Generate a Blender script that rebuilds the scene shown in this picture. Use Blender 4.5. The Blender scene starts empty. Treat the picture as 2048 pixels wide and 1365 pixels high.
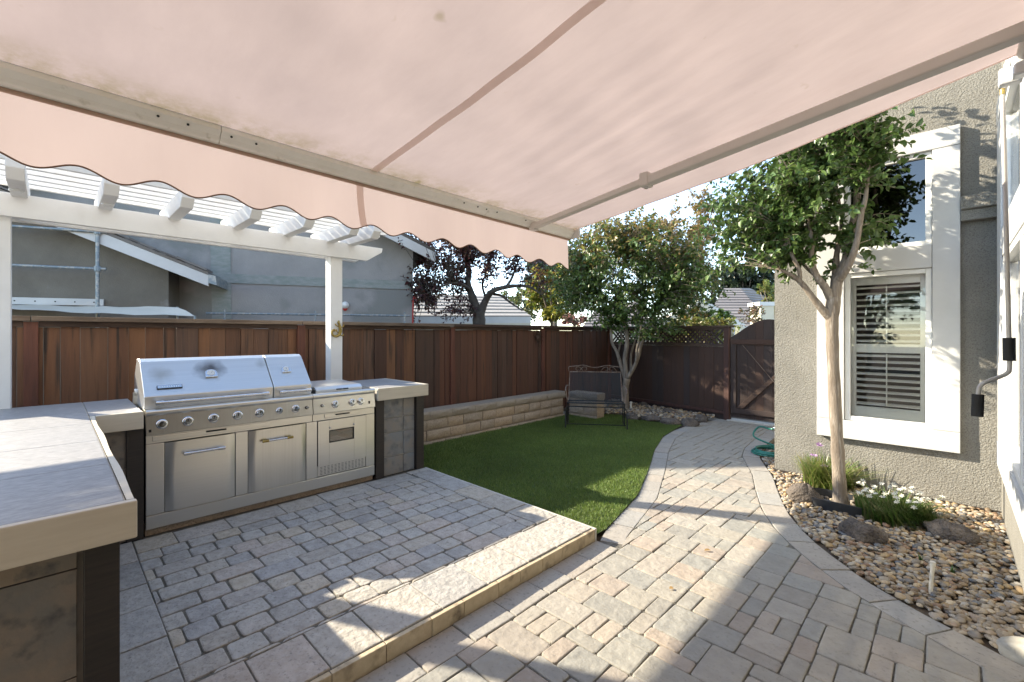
import bpy, math, random
import numpy as np
from mathutils import Vector, Matrix
R = random.Random(7)
NR = np.random.RandomState(11)
sc = bpy.context.scene
C = sc.collection
# ---------------------------------------------------------------- camera
TH = math.atan(881/900)
cd = bpy.data.cameras.new('camera'); cam = bpy.data.objects.new('camera', cd); C.objects.link(cam)
cam.location = (0, 0, 1.6); cam.rotation_euler = (math.pi/2, 0, TH)
cd.sensor_width = 36; cd.lens = 36*900/2048; cd.shift_y = -15.5/2048
cd.clip_start = .02; cd.clip_end = 500
sc.camera = cam
# ---------------------------------------------------------------- sky, sun, exposure
SUN = Vector((-.155, -.077, .09)).normalized()
w = bpy.data.worlds.new('World'); sc.world = w; w.use_nodes = True
nt = w.node_tree; bg = nt.nodes['Background']
sky = nt.nodes.new('ShaderNodeTexSky'); sky.sky_type = 'NISHITA'; sky.sun_disc = False
sky.sun_elevation = math.asin(SUN.z); sky.sun_rotation = math.atan2(SUN.x, SUN.y)
sky.air_density = .6; sky.dust_density = .1; sky.ozone_density = 1.2
nt.links.new(sky.outputs[0], bg.inputs[0]); bg.inputs[1].default_value = .15
sl = bpy.data.lights.new('sun', 'SUN'); so = bpy.data.objects.new('sun', sl); C.objects.link(so)
sl.energy = 2.0; sl.angle = math.radians(.6); sl.color = (1, .985, .96)
so.rotation_euler = (-SUN).to_track_quat('-Z', 'Y').to_euler()
sc.view_settings.view_transform = 'Standard'; sc.view_settings.look = 'None'
sc.view_settings.exposure = 2.65; sc.view_settings.gamma = 1
sc.view_settings.use_curve_mapping = False
sc.view_settings.use_white_balance = True; sc.view_settings.white_balance_temperature = 8300; sc.view_settings.white_balance_tint = 8   # camera balanced for open shade
# ---------------------------------------------------------------- survey helpers (image point + distance -> place)
FW = Vector((-math.sin(TH), math.cos(TH), 0)); RT = Vector((math.cos(TH), math.sin(TH), 0))
def ray(px, py): return FW + RT*((px-1024)/900) + Vector((0, 0, (667-py)/900))
def at(px, py, dep): return Vector((0, 0, 1.6)) + ray(px, py)*dep
def gz(px, py, z=0.):
    d = ray(px, py); return Vector((0, 0, 1.6)) + d*((z-1.6)/d.z)
def gx(px, py, x):
    d = ray(px, py); return Vector((0, 0, 1.6)) + d*(x/d.x)
def gy(px, py, y):
    d = ray(px, py); return Vector((0, 0, 1.6)) + d*(y/d.y)
# ---------------------------------------------------------------- materials
def ramp(nt, stops, interp='LINEAR'):
    n = nt.nodes.new('ShaderNodeValToRGB'); e = n.color_ramp.elements; n.color_ramp.interpolation = interp
    while len(e) < len(stops): e.new(.5)
    for i, (p, c) in enumerate(stops): e[i].position = p; e[i].color = (*c, 1)
    return n
def M(name, ca, cb=None, rough=.7, metal=0., ns=8., st=(1, 1, 1), lo=.35, hi=.65, bump=0., bs=60., rand=None, rmix=.0, bd=.01,
      detail=6, trans=0., coat=0., bst=None, dark=None, aniso=0., attr=None, bvor=False, spec=.5, rvar=0., randst=False):
    m = bpy.data.materials.new(name); m.use_nodes = True; t = m.node_tree; N = t.nodes; L = t.links
    b = N['Principled BSDF']; b.inputs['Roughness'].default_value = rough; b.inputs['Metallic'].default_value = metal
    b.inputs['Specular IOR Level'].default_value = spec
    if coat: b.inputs['Coat Weight'].default_value = coat
    if aniso: b.inputs['Anisotropic'].default_value = aniso
    tc = N.new('ShaderNodeTexCoord'); mp = N.new('ShaderNodeMapping'); mp.inputs['Scale'].default_value = st
    oi = N.new('ShaderNodeObjectInfo')
    vm = N.new('ShaderNodeVectorMath'); vm.operation = 'MULTIPLY_ADD'
    cmb = N.new('ShaderNodeCombineXYZ')
    for k in range(3): L.new(oi.outputs['Random'], cmb.inputs[k])
    L.new(cmb.outputs[0], vm.inputs[0]); vm.inputs[1].default_value = (37, 53, 71) if (rand or randst) else (0, 0, 0)
    L.new(tc.outputs['Object'], mp.inputs[0]); L.new(mp.outputs[0], vm.inputs[2])
    no = N.new('ShaderNodeTexNoise'); no.inputs['Scale'].default_value = ns; no.inputs['Detail'].default_value = detail
    no.inputs['Roughness'].default_value = .62
    L.new(vm.outputs[0], no.inputs['Vector'])
    cb = cb or tuple(c*.8 for c in ca)
    rp = ramp(t, [(lo, ca), (hi, cb)]); L.new(no.outputs[0], rp.inputs[0]); col = rp.outputs[0]
    if rand:
        k = len(rand); rr = ramp(t, [((i+.5)/k, c) for i, c in enumerate(rand)]); L.new(oi.outputs['Random'], rr.inputs[0])
        mx = N.new('ShaderNodeMix'); mx.data_type = 'RGBA'; mx.inputs[0].default_value = rmix
        L.new(rr.outputs[0], mx.inputs[6]); L.new(col, mx.inputs[7]); col = mx.outputs[2]
    if attr:
        a = N.new('ShaderNodeAttribute'); a.attribute_name = attr; col = a.outputs['Color']
    if dark:   # (scale, colour, lo, hi): blotches of dirt with a shape of their own
        n2 = N.new('ShaderNodeTexNoise'); n2.inputs['Scale'].default_value = dark[0]; n2.inputs['Detail'].default_value = 5
        L.new(vm.outputs[0], n2.inputs['Vector'])
        r2 = ramp(t, [(dark[2], (0, 0, 0)), (dark[3], (1, 1, 1))]); L.new(n2.outputs[0], r2.inputs[0])
        mx = N.new('ShaderNodeMix'); mx.data_type = 'RGBA'; L.new(r2.outputs[0], mx.inputs[0])
        L.new(col, mx.inputs[6]); mx.inputs[7].default_value = (*dark[1], 1); col = mx.outputs[2]
    L.new(col, b.inputs['Base Color'])
    if rvar:
        mr = N.new('ShaderNodeMapRange'); mr.inputs[3].default_value = rough-rvar; mr.inputs[4].default_value = rough+rvar
        L.new(no.outputs[0], mr.inputs[0]); L.new(mr.outputs[0], b.inputs['Roughness'])
    if bump:
        if bvor:
            bn = N.new('ShaderNodeTexVoronoi'); bn.feature = 'SMOOTH_F1'; bn.inputs['Scale'].default_value = bs; bo = bn.outputs[0]
        else:
            bn = N.new('ShaderNodeTexNoise'); bn.inputs['Scale'].default_value = bs; bn.inputs['Detail'].default_value = 5; bo = bn.outputs[0]
        if bst:
            m2 = N.new('ShaderNodeMapping'); m2.inputs['Scale'].default_value = bst; L.new(tc.outputs['Object'], m2.inputs[0]); L.new(m2.outputs[0], bn.inputs['Vector'])
        else: L.new(vm.outputs[0], bn.inputs['Vector'])
        bp = N.new('ShaderNodeBump'); bp.inputs['Strength'].default_value = bump; bp.inputs['Distance'].default_value = bd
        L.new(bo, bp.inputs['Height']); L.new(bp.outputs[0], b.inputs['Normal'])
    if trans:
        o = N['Material Output']; tr = N.new('ShaderNodeBsdfTranslucent'); ms = N.new('ShaderNodeMixShader')
        ms.inputs[0].default_value = trans; L.new(col, tr.inputs[0]); L.new(b.outputs[0], ms.inputs[1]); L.new(tr.outputs[0], ms.inputs[2])
        L.new(ms.outputs[0], o.inputs[0])
    return m
def glassmat(name, tint, refl=.12, rough=.0):
    m = bpy.data.materials.new(name); m.use_nodes = True; t = m.node_tree; N = t.nodes; L = t.links
    N.remove(N['Principled BSDF']); o = N['Material Output']
    tr = N.new('ShaderNodeBsdfTransparent'); tr.inputs[0].default_value = (*tint, 1)
    gl = N.new('ShaderNodeBsdfGlossy'); gl.inputs['Roughness'].default_value = rough
    fr = N.new('ShaderNodeFresnel'); fr.inputs[0].default_value = 1.55
    ad = N.new('ShaderNodeMath'); ad.operation = 'MULTIPLY_ADD'; ad.inputs[1].default_value = 1.0; ad.inputs[2].default_value = refl
    ad.use_clamp = True
    mx = N.new('ShaderNodeMixShader'); L.new(fr.outputs[0], ad.inputs[0]); L.new(ad.outputs[0], mx.inputs[0])
    L.new(tr.outputs[0], mx.inputs[1]); L.new(gl.outputs[0], mx.inputs[2]); L.new(mx.outputs[0], o.inputs[0])
    return m
m = {}
m['soil'] = M('soil', (.10, .075, .05), (.16, .12, .085), .95, ns=5, bump=.6, bs=40)
m['joint'] = M('joint_sand', (.10, .092, .078), (.19, .175, .145), .95, ns=30, bump=.6, bs=150)
PAV_R = [(.16, .16, .16), (.31, .265, .20), (.19, .195, .205),(.20, .20, .198), (.26, .255, .24), (.225, .22, .21), (.27, .245, .205), (.235, .237, .238), (.18, .178, .172), (.25, .24, .225), (.25, .25, .243), (.275, .235, .21), (.215, .213, .208)]
PAV_R = [(p[0]*1.75, p[1]*1.66, p[2]*1.52) for p in PAV_R]
m['paver_r'] = M('raised_paver', (.50, .48, .45), (.24, .228, .21), .85, ns=16, bump=.8, bd=.016, bs=26, rand=PAV_R, rmix=.42, detail=9, dark=(60, (.19, .18, .16), .56, .78))
PAV_L = [(.31, .295, .26), (.40, .34, .275), (.265, .275, .255), (.36, .325, .27), (.235, .24, .225), (.38, .355, .31), (.40, .315, .25), (.29, .295, .275), (.25, .24, .215), (.35, .285, .235)]
m['paver_l'] = M('lower_paver', (.36, .335, .29), (.22, .205, .18), .85, ns=13, bump=.8, bd=.016, bs=14, rand=PAV_L, rmix=.36, detail=9, dark=(55, (.22, .20, .17), .58, .80))
PAV_B = [(.33, .315, .285), (.38, .335, .28), (.28, .275, .26), (.35, .30, .25), (.31, .31, .30)]
m['paver_b'] = M('border_paver', (.36, .335, .30), (.26, .25, .23), .85, ns=12, bump=.5, bs=24, rand=PAV_B, rmix=.4, detail=9, dark=(50, (.17, .155, .135), .56, .8))
m['riser'] = M('riser_tile', (.58, .47, .31), (.42, .32, .20), .7, ns=16, bump=.25, bs=60, rand=[(.56, .46, .32), (.48, .38, .25), (.60, .50, .36)], rmix=.6, dark=(9, (.16, .12, .08), .55, .75))
m['edge'] = M('cut_edge', (.55, .52, .46), (.44, .41, .36), .75, ns=30)
m['turf'] = M('turf_base', (.045, .07, .02), (.065, .10, .026), .95, ns=30)
m['blade'] = M('grass_blade', (.05, .11, .02), rough=.55, attr='col', trans=.25)
m['white'] = M('white_paint', (.52, .525, .52), (.48, .485, .48), .45, ns=4, bump=.08, bs=14, bst=(40, 40, 3), dark=(3.2, (.62, .61, .58), .62, .85))  # white darkened in colour for the sunlit window trim
m['white_in_shade'] = M('white_paint_in_shade', (.80, .80, .79), (.75, .75, .74), .5, ns=4, bump=.08, bs=14, bst=(40, 3, 40), dark=(3.2, (.66, .65, .62), .62, .85))  # same white paint, colour lightened because the pergola stands in shade
m['vinyl'] = M('white_vinyl', (.70, .71, .70), (.66, .67, .66), .3, ns=3)
m['shutter'] = M('shutter_paint', (.85, .86, .82), (.82, .83, .79), .4, ns=4)
m['stucco'] = M('house_stucco', (.25, .242, .217), (.20, .193, .173), .95, ns=3, bump=1.0, bd=.011, bs=80, dark=(110, (.14, .132, .115), .50, .66), detail=8)
m['nstucco'] = M('neighbour_stucco', (.31, .30, .292), (.255, .25, .242), .95, ns=1.6, bump=.5, bs=50, dark=(.8, (.215, .22, .21), .52, .60))
m['nstucco2'] = M('brown_stucco', (.175, .16, .135), (.14, .128, .107), .95, ns=2, bump=.5, bs=50, dark=(3, (.22, .21, .195), .66, .76))
m['patch'] = M('cement_patch', (.21, .245, .225), (.29, .305, .295), .95, ns=5, st=(1, 1, 3), bump=.4, bs=40)
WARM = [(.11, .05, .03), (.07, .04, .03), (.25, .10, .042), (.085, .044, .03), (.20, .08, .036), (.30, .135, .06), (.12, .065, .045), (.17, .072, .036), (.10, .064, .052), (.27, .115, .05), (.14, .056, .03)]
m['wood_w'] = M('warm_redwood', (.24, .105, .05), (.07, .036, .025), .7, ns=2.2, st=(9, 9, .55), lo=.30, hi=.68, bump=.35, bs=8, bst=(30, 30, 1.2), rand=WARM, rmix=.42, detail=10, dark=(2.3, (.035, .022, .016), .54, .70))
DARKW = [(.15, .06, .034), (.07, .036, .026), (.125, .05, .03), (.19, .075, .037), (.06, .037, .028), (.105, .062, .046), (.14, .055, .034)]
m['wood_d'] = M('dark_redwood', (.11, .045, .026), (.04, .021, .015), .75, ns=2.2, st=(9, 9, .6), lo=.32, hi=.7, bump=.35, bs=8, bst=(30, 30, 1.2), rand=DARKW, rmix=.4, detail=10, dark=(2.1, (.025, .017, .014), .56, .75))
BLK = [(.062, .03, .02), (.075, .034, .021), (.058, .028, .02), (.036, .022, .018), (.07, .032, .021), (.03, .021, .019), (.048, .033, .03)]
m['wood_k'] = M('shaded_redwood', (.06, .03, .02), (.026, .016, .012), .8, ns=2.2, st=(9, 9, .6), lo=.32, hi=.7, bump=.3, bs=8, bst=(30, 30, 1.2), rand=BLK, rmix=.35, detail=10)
m['post_r'] = M('fence_post_stain', (.15, .05, .03), (.09, .033, .022), .75, ns=3, st=(8, 8, .6), bump=.25, bs=8, bst=(30, 30, 1.2), randst=True)
m['cap'] = M('weathered_cap', (.22, .165, .125), (.11, .075, .055), .85, ns=3, st=(9, .6, 9), bump=.35, bs=8, bst=(30, 1.2, 30), randst=True)
m['capd'] = M('dark_cap', (.085, .05, .036), (.05, .03, .023), .85, ns=3, st=(2, 2, 9), bump=.3, bs=8, bst=(3, 3, 30), randst=True)
BLOCK = [(.50, .37, .27), (.40, .325, .25), (.55, .40, .28), (.37, .31, .25), (.46, .36, .28)]
m['block'] = M('split_block', (.50, .385, .29), (.30, .23, .17), .95, ns=22, bump=1.0, bs=34, rand=BLOCK, rmix=.45, detail=10, dark=(70, (.17, .13, .10), .55, .75))
m['blockcap'] = M('block_cap', (.36, .30, .24), (.25, .21, .17), .95, ns=22, bump=.8, bs=60, rand=[(.37, .31, .25), (.31, .265, .215), (.40, .33, .26)], rmix=.45, detail=10)
m['steel'] = M('brushed_steel', (.72, .70, .655), (.70, .68, .635), .30, 1, ns=3, st=(1, .35, 26), rvar=.02, detail=8)
m['steel2'] = M('streaked_steel', (.72, .70, .655), (.65, .625, .575), .30, 1, ns=3, st=(8, 22, .5), rvar=.02, detail=8, lo=.3, hi=.75)
m['hood'] = M('hood_steel', (.76, .75, .73), (.71, .70, .68), .36, 1, ns=3, st=(1, .35, 26), rvar=.02, detail=8)
def soot(mm, spots):       # heat and smoke marks burnt into the hood
    t = mm.node_tree; N = t.nodes; L = t.links; b = N['Principled BSDF']; col = b.inputs['Base Color'].links[0].from_socket
    tc = N.new('ShaderNodeTexCoord'); no = N.new('ShaderNodeTexNoise'); no.inputs['Scale'].default_value = 14; L.new(tc.outputs['Object'], no.inputs['Vector'])
    for c, r, k, cc in spots:
        d = N.new('ShaderNodeVectorMath'); d.operation = 'DISTANCE'; L.new(tc.outputs['Object'], d.inputs[0]); d.inputs[1].default_value = c
        a = N.new('ShaderNodeMath'); a.operation = 'MULTIPLY_ADD'; a.inputs[1].default_value = r*.7; L.new(no.outputs[0], a.inputs[0]); L.new(d.outputs['Value'], a.inputs[2])
        mr = N.new('ShaderNodeMapRange'); mr.inputs[1].default_value = r*.5; mr.inputs[2].default_value = r*1.35; mr.inputs[3].default_value = k; mr.inputs[4].default_value = 0; L.new(a.outputs[0], mr.inputs[0])
        mx = N.new('ShaderNodeMix'); mx.data_type = 'RGBA'; L.new(mr.outputs[0], mx.inputs[0]); L.new(col, mx.inputs[6]); mx.inputs[7].default_value = (*cc, 1); col = mx.outputs[2]
    L.new(col, b.inputs['Base Color'])
soot(m['hood'], [((-4.47, .93, 1.30), .13, .9, (.10, .085, .08)), ((-4.45, .60, 1.28), .10, .5, (.34, .29, .22)), ((-4.50, 1.33, 1.33), .06, .4, (.30, .26, .2))])
m['chrome'] = M('chrome', (.72, .74, .76), (.66, .68, .70), .14, 1)
m['black'] = M('black_metal', (.018, .018, .019), (.03, .03, .03), .5)
m['rubber'] = M('black_grip', (.012, .012, .012), (.02, .02, .02), .7, bump=.3, bs=200)
m['iron'] = M('dark_iron', (.025, .03, .03), (.05, .05, .048), .5, .6, ns=20, bump=.2, bs=60)
m['ironr'] = M('worn_iron', (.30, .25, .21), (.16, .09, .06), .6, .4, ns=16)
m['cnttop'] = M('counter_tile', (.39, .385, .38), (.20, .20, .205), .42, ns=34, st=(2.4, .8, 1), detail=10, lo=.3, hi=.72, bump=.12, bs=50, randst=True)
m['trimb'] = M('counter_trim', (.60, .535, .43), (.55, .485, .385), .55, ns=4, st=(1, 1, 12), bump=.08, bs=20)
m['slate'] = M('slate_tile', (.19, .215, .24), (.30, .25, .20), .5, ns=7, lo=.36, hi=.68, bump=.3, bs=24, rand=[(.16, .18, .20), (.13, .15, .18), (.23, .20, .165), (.18, .195, .20)], rmix=.6, detail=9, dark=(9, (.07, .08, .10), .52, .75))
m['slateb'] = M('brown_slate_tile', (.29, .215, .15), (.13, .135, .13), .5, ns=3.2, lo=.36, hi=.64, bump=.3, bs=24, rand=[(.25, .19, .14), (.17, .16, .14), (.22, .175, .135)], rmix=.72, detail=10, dark=(14, (.07, .07, .068), .54, .72))
m['grout'] = M('grout', (.56, .52, .45), (.50, .46, .40), .9, ns=30)
m['cornerp'] = M('dark_corner_post', (.04, .03, .024), (.026, .021, .018), .55, ns=6, st=(1, 1, 20), bump=.15, bs=20, bst=(1, 1, 60))
m['redrock'] = M('lava_rock', (.17, .14, .115), (.08, .066, .058), .95, ns=9, bump=1.0, bd=.03, bs=40, detail=10, dark=(60, (.04, .036, .035), .55, .72), randst=True)
m['boulder'] = M('pale_boulder', (.40, .38, .33), (.29, .275, .24), .85, ns=9, bump=.4, bs=40)
PEB = [(.34, .24, .145), (.24, .205, .165), (.43, .33, .215), (.17, .155, .14), (.36, .25, .13), (.28, .24, .19), (.48, .40, .29), (.19, .135, .085), (.145, .15, .155), (.32, .255, .18), (.26, .16, .10), (.40, .36, .30)]
m['pebble'] = M('river_pebble', (.42, .35, .26), (.33, .29, .24), .6, ns=30, rand=PEB, rmix=.3)
m['pebbles'] = M('river_pebbles', (.4, .34, .26), rough=.6, attr='col')
m['postd'] = M('dark_post_stain', (.085, .034, .023), (.05, .022, .017), .75, ns=3, st=(8, 8, .6), bump=.25, bs=8, bst=(30, 30, 1.2), randst=True)
m['bark'] = M('smooth_bark', (.27, .225, .18), (.16, .125, .095), .8, ns=5, st=(6, 6, .8), bump=.6, bd=.02, bs=10, bst=(20, 20, 3), detail=9, dark=(7, (.42, .38, .33), .56, .75))
m['bark2'] = M('grey_bark', (.29, .235, .18), (.15, .115, .085), .85, ns=5, st=(6, 6, 1.2), bump=.5, bs=14, detail=9)
m['barkd'] = M('dark_bark', (.085, .072, .06), (.05, .042, .036), .9, ns=8, bump=.5, bs=20)
m['leaf'] = M('leaf', (.06, .1, .03), rough=.33, attr='col', trans=.38)
m['petal'] = M('petal', (.7, .7, .68), rough=.6, attr='col', trans=.3)
m['hose'] = M('green_hose', (.015, .20, .15), (.012, .16, .12), .4, ns=5)
m['pvc'] = M('white_pvc', (.68, .64, .55), (.6, .56, .47), .5, ns=8)
m['crank'] = M('crank_paint', (.50, .47, .44), (.46, .43, .40), .35)
m['gold'] = M('gold_paint', (.46, .33, .10), (.30, .20, .06), .4, .6, ns=30)
m['rust'] = M('rusty_ornament', (.11, .065, .045), (.05, .03, .022), .8, .3, ns=30)
m['arm'] = M('awning_arm_paint', (.68, .64, .60), (.63, .59, .55), .5, ns=3)
m['bar'] = M('awning_bar_paint', (.88, .87, .82), (.80, .79, .73), .45, ns=5, dark=(20, (.5, .48, .4), .64, .82))
m['binding'] = M('brown_binding', (.22, .12, .075), (.17, .095, .06), .85)
m['channel'] = M('valance_channel', (.42, .29, .22), (.36, .25, .19), .8)
m['seam'] = M('awning_seam', (.80, .68, .63), (.76, .64, .59), .85, trans=.6)
m['rooft'] = M('roof_tile', (.20, .175, .165), (.13, .115, .11), .9, ns=6, rand=[(.22, .19, .175), (.17, .15, .145), (.25, .215, .20)], rmix=.4)
m['roofp'] = M('pale_roof_tile', (.36, .33, .29), (.29, .265, .24), .9, ns=6)
m['roofd'] = M('old_shingle', (.10, .088, .078), (.17, .155, .14), .95, ns=9, bump=.6, bs=40, rand=[(.12, .10, .085), (.19, .175, .16), (.08, .068, .06)], rmix=.4)
m['cream'] = M('cream_stucco', (.58, .53, .42), (.52, .47, .37), .9, ns=3)
m['galv'] = M('galvanised_pipe', (.20, .25, .28), (.38, .38, .36), .55, .5, ns=14, lo=.45, hi=.6)
m['tarp'] = M('canvas_cover', (.62, .58, .49), (.56, .52, .44), .7, ns=2)
m['interior'] = M('room_wall', (.16, .15, .14), (.13, .12, .11), .9, ns=2)
m['red'] = M('red_plastic', (.45, .03, .025), (.36, .025, .02), .5)
m['glass'] = glassmat('window_glass', (.95, .96, .96), .0)
m['glassd'] = glassmat('upper_window_glass', (.10, .12, .14), .08)
m['ovenglass'] = glassmat('oven_glass', (.12, .14, .13), .10)
m['curtain'] = M('grey_curtain', (.40, .40, .39), (.30, .30, .295), .9, ns=3, st=(1, 9, .4))
# awning fabric with mildew near the front bar
def fabric(name, stain):
    mm = M(name, (.41, .325, .302) if stain else (.355, .288, .276), (.36, .285, .265) if stain else (.335, .27, .26), .9, ns=2.2, st=(1.2, 3, 1), trans=.5, lo=.3, hi=.7, bump=.12, bs=3, bst=(3, 9, 1), detail=5)
    if not stain: return mm
    t = mm.node_tree; N = t.nodes; L = t.links
    tc = N.new('ShaderNodeTexCoord'); sx = N.new('ShaderNodeSeparateXYZ'); L.new(tc.outputs['Object'], sx.inputs[0])
    mr = N.new('ShaderNodeMapRange'); mr.inputs[1].default_value = -2.27; mr.inputs[2].default_value = -2.02; mr.inputs[3].default_value = 1; mr.inputs[4].default_value = 0
    L.new(sx.outputs[0], mr.inputs[0])
    pw = N.new('ShaderNodeMath'); pw.operation = 'POWER'; pw.inputs[1].default_value = 2.0; L.new(mr.outputs[0], pw.inputs[0])
    n1 = N.new('ShaderNodeTexNoise'); n1.inputs['Scale'].default_value = 9; n1.inputs['Detail'].default_value = 9; n1.inputs['Roughness'].default_value = .75
    L.new(tc.outputs['Object'], n1.inputs['Vector'])
    r1 = ramp(t, [(.42, (.12, .12, .12)), (.64, (.8, .8, .8))]); L.new(n1.outputs[0], r1.inputs[0])
    mu = N.new('ShaderNodeMath'); mu.operation = 'MULTIPLY'; L.new(pw.outputs[0], mu.inputs[0]); L.new(r1.outputs[0], mu.inputs[1])
    n2 = N.new('ShaderNodeTexNoise'); n2.inputs['Scale'].default_value = 7; n2.inputs['Detail'].default_value = 3; L.new(tc.outputs['Object'], n2.inputs['Vector'])
    r2 = ramp(t, [(.685, (0, 0, 0)), (.78, (.55, .55, .55))]); L.new(n2.outputs[0], r2.inputs[0])
    ad = N.new('ShaderNodeMath'); ad.operation = 'ADD'; ad.use_clamp = True; L.new(mu.outputs[0], ad.inputs[0]); L.new(r2.outputs[0], ad.inputs[1])
    b = N['Principled BSDF']; src = b.inputs['Base Color'].links[0].from_socket
    mx = N.new('ShaderNodeMix'); mx.data_type = 'RGBA'; L.new(ad.outputs[0], mx.inputs[0]); L.new(src, mx.inputs[6]); mx.inputs[7].default_value = (.20, .16, .09, 1)
    L.new(mx.outputs[2], b.inputs['Base Color'])
    for n in N:
        if n.type == 'BSDF_TRANSLUCENT': L.new(mx.outputs[2], n.inputs[0])
    return mm
m['fabric'] = fabric('awning_fabric', True); m['valance'] = fabric('valance_fabric', False)
# ---------------------------------------------------------------- mesh helpers
class MB:
    def __init__(s): s.v = []; s.f = []
    def add(s, vs, fs):
        o = len(s.v); s.v += [tuple(p) for p in vs]; s.f += [tuple(i+o for i in f) for f in fs]; return s
    def box(s, x0, x1, y0, y1, z0, z1):
        return s.add([(x0, y0, z0), (x1, y0, z0), (x1, y1, z0), (x0, y1, z0), (x0, y0, z1), (x1, y0, z1), (x1, y1, z1), (x0, y1, z1)],
                     [(3, 2, 1, 0), (4, 5, 6, 7), (0, 1, 5, 4), (1, 2, 6, 5), (2, 3, 7, 6), (3, 0, 4, 7)])
    def prism(s, poly, off):          # poly: 3D points, off: extrusion vector
        n = len(poly); off = Vector(off); a = [Vector(p) for p in poly]
        return s.add(a+[p+off for p in a], [tuple(range(n))[::-1], tuple(range(n, 2*n))]+[(i, (i+1) % n, n+(i+1) % n, n+i) for i in range(n)])
    def tube(s, pts, rad, n=8, cap=True):
        pts = [Vector(p) for p in pts]
        if not isinstance(rad, (list, tuple)): rad = [rad]*len(pts)
        vs = []; up = None
        for i, p in enumerate(pts):
            t = (pts[min(i+1, len(pts)-1)]-pts[max(i-1, 0)]); t = t.normalized() if t.length > 1e-9 else Vector((0, 0, 1))
            if up is None: up = t.orthogonal().normalized()
            a = (up-t*up.dot(t)); a = a.normalized() if a.length > 1e-6 else t.orthogonal().normalized(); up = a; b = t.cross(a)
            for k in range(n):
                g = 2*math.pi*k/n; vs.append(p+(a*math.cos(g)+b*math.sin(g))*rad[i])
        fs = [(i*n+k, i*n+(k+1) % n, (i+1)*n+(k+1) % n, (i+1)*n+k) for i in range(len(pts)-1) for k in range(n)]
        if cap: fs += [tuple(range(n))[::-1], tuple(range((len(pts)-1)*n, len(pts)*n))]
        return s.add(vs, fs)
    def lathe(s, c, axis, prof, n=20):     # prof: (radius, distance along axis)
        axis = Vector(axis).normalized(); a = axis.orthogonal().normalized(); b = axis.cross(a); c = Vector(c)
        vs = [c+axis*h+(a*math.cos(2*math.pi*k/n)+b*math.sin(2*math.pi*k/n))*max(r, 1e-4) for r, h in prof for k in range(n)]
        fs = [(i*n+k, i*n+(k+1) % n, (i+1)*n+(k+1) % n, (i+1)*n+k) for i in range(len(prof)-1) for k in range(n)]
        fs += [tuple(range(n))[::-1], tuple(range((len(prof)-1)*n, len(prof)*n))]
        return s.add(vs, fs)
    def build(s, name, mat, parent=None, smooth=False, bevel=0, seg=2, ang=40):
        me = bpy.data.meshes.new(name); me.from_pydata(s.v, [], s.f); me.update()
        return link(name, me, mat, parent, smooth, bevel, seg, ang)
def link(name, me, mat, parent=None, smooth=False, bevel=0, seg=2, ang=40):
    if mat and not me.materials: me.materials.append(m[mat] if isinstance(mat, str) else mat)
    if smooth:
        me.polygons.foreach_set('use_smooth', [True]*len(me.polygons))
        try: me.set_sharp_from_angle(angle=math.radians(ang))
        except Exception: pass
    o = bpy.data.objects.new(name, me); C.objects.link(o)
    if parent:
        o.parent = parent
        if parent.type == 'EMPTY': o.location = -parent.location
    if bevel:
        b = o.modifiers.new('bevel', 'BEVEL'); b.width = bevel; b.segments = seg; b.limit_method = 'ANGLE'; b.angle_limit = math.radians(35)
    return o
def tag(o, label=None, cat=None, group=None, kind=None):
    if label: o['label'] = label
    if cat: o['category'] = cat
    if group: o['group'] = group
    if kind: o['kind'] = kind
    return o
def thing(name, loc, label, cat, group=None):
    o = bpy.data.objects.new(name, None); C.objects.link(o); o.location = loc; o.empty_display_size = .1
    return tag(o, label, cat, group)
def bez(pts, n=8):       # Catmull-Rom through points
    P = [Vector(p) for p in pts]; P = [P[0]*2-P[1]]+P+[P[-1]*2-P[-2]]; out = []
    for i in range(1, len(P)-2):
        for k in range(n):
            t = k/n; a, b, c, d = P[i-1], P[i], P[i+1], P[i+2]
            out.append(.5*((2*b)+(c-a)*t+(2*a-5*b+4*c-d)*t*t+(3*b-a-3*c+d)*t**3))
    out.append(P[-2]); return out
# ================================================================ GROUND
g = MB().add([(-150, -60, -.05), (60, -60, -.05), (60, 150, -.05), (-150, 150, -.05)], [(0, 1, 2, 3)]).build('ground', 'soil'); tag(g, kind='structure')
def clip(poly, rect):     # Sutherland-Hodgman: region polygon cut by convex cell (list of ccw points)
    out = poly
    for i in range(len(rect)):
        a = rect[i]; b = rect[(i+1) % len(rect)]; ex, ey = b[0]-a[0], b[1]-a[1]; inp = out; out = []
        if not inp: return []
        f = lambda p: ex*(p[1]-a[1])-ey*(p[0]-a[0])
        for j in range(len(inp)):
            p, q = inp[j-1], inp[j]; fp, fq = f(p), f(q)
            if fq >= 0:
                if fp < 0: t = fp/(fp-fq); out.append((p[0]+(q[0]-p[0])*t, p[1]+(q[1]-p[1])*t))
                out.append(q)
            elif fp >= 0: t = fp/(fp-fq); out.append((p[0]+(q[0]-p[0])*t, p[1]+(q[1]-p[1])*t))
    return out
def area(p): return .5*sum(p[i-1][0]*p[i][1]-p[i][0]*p[i-1][1] for i in range(len(p)))
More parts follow.
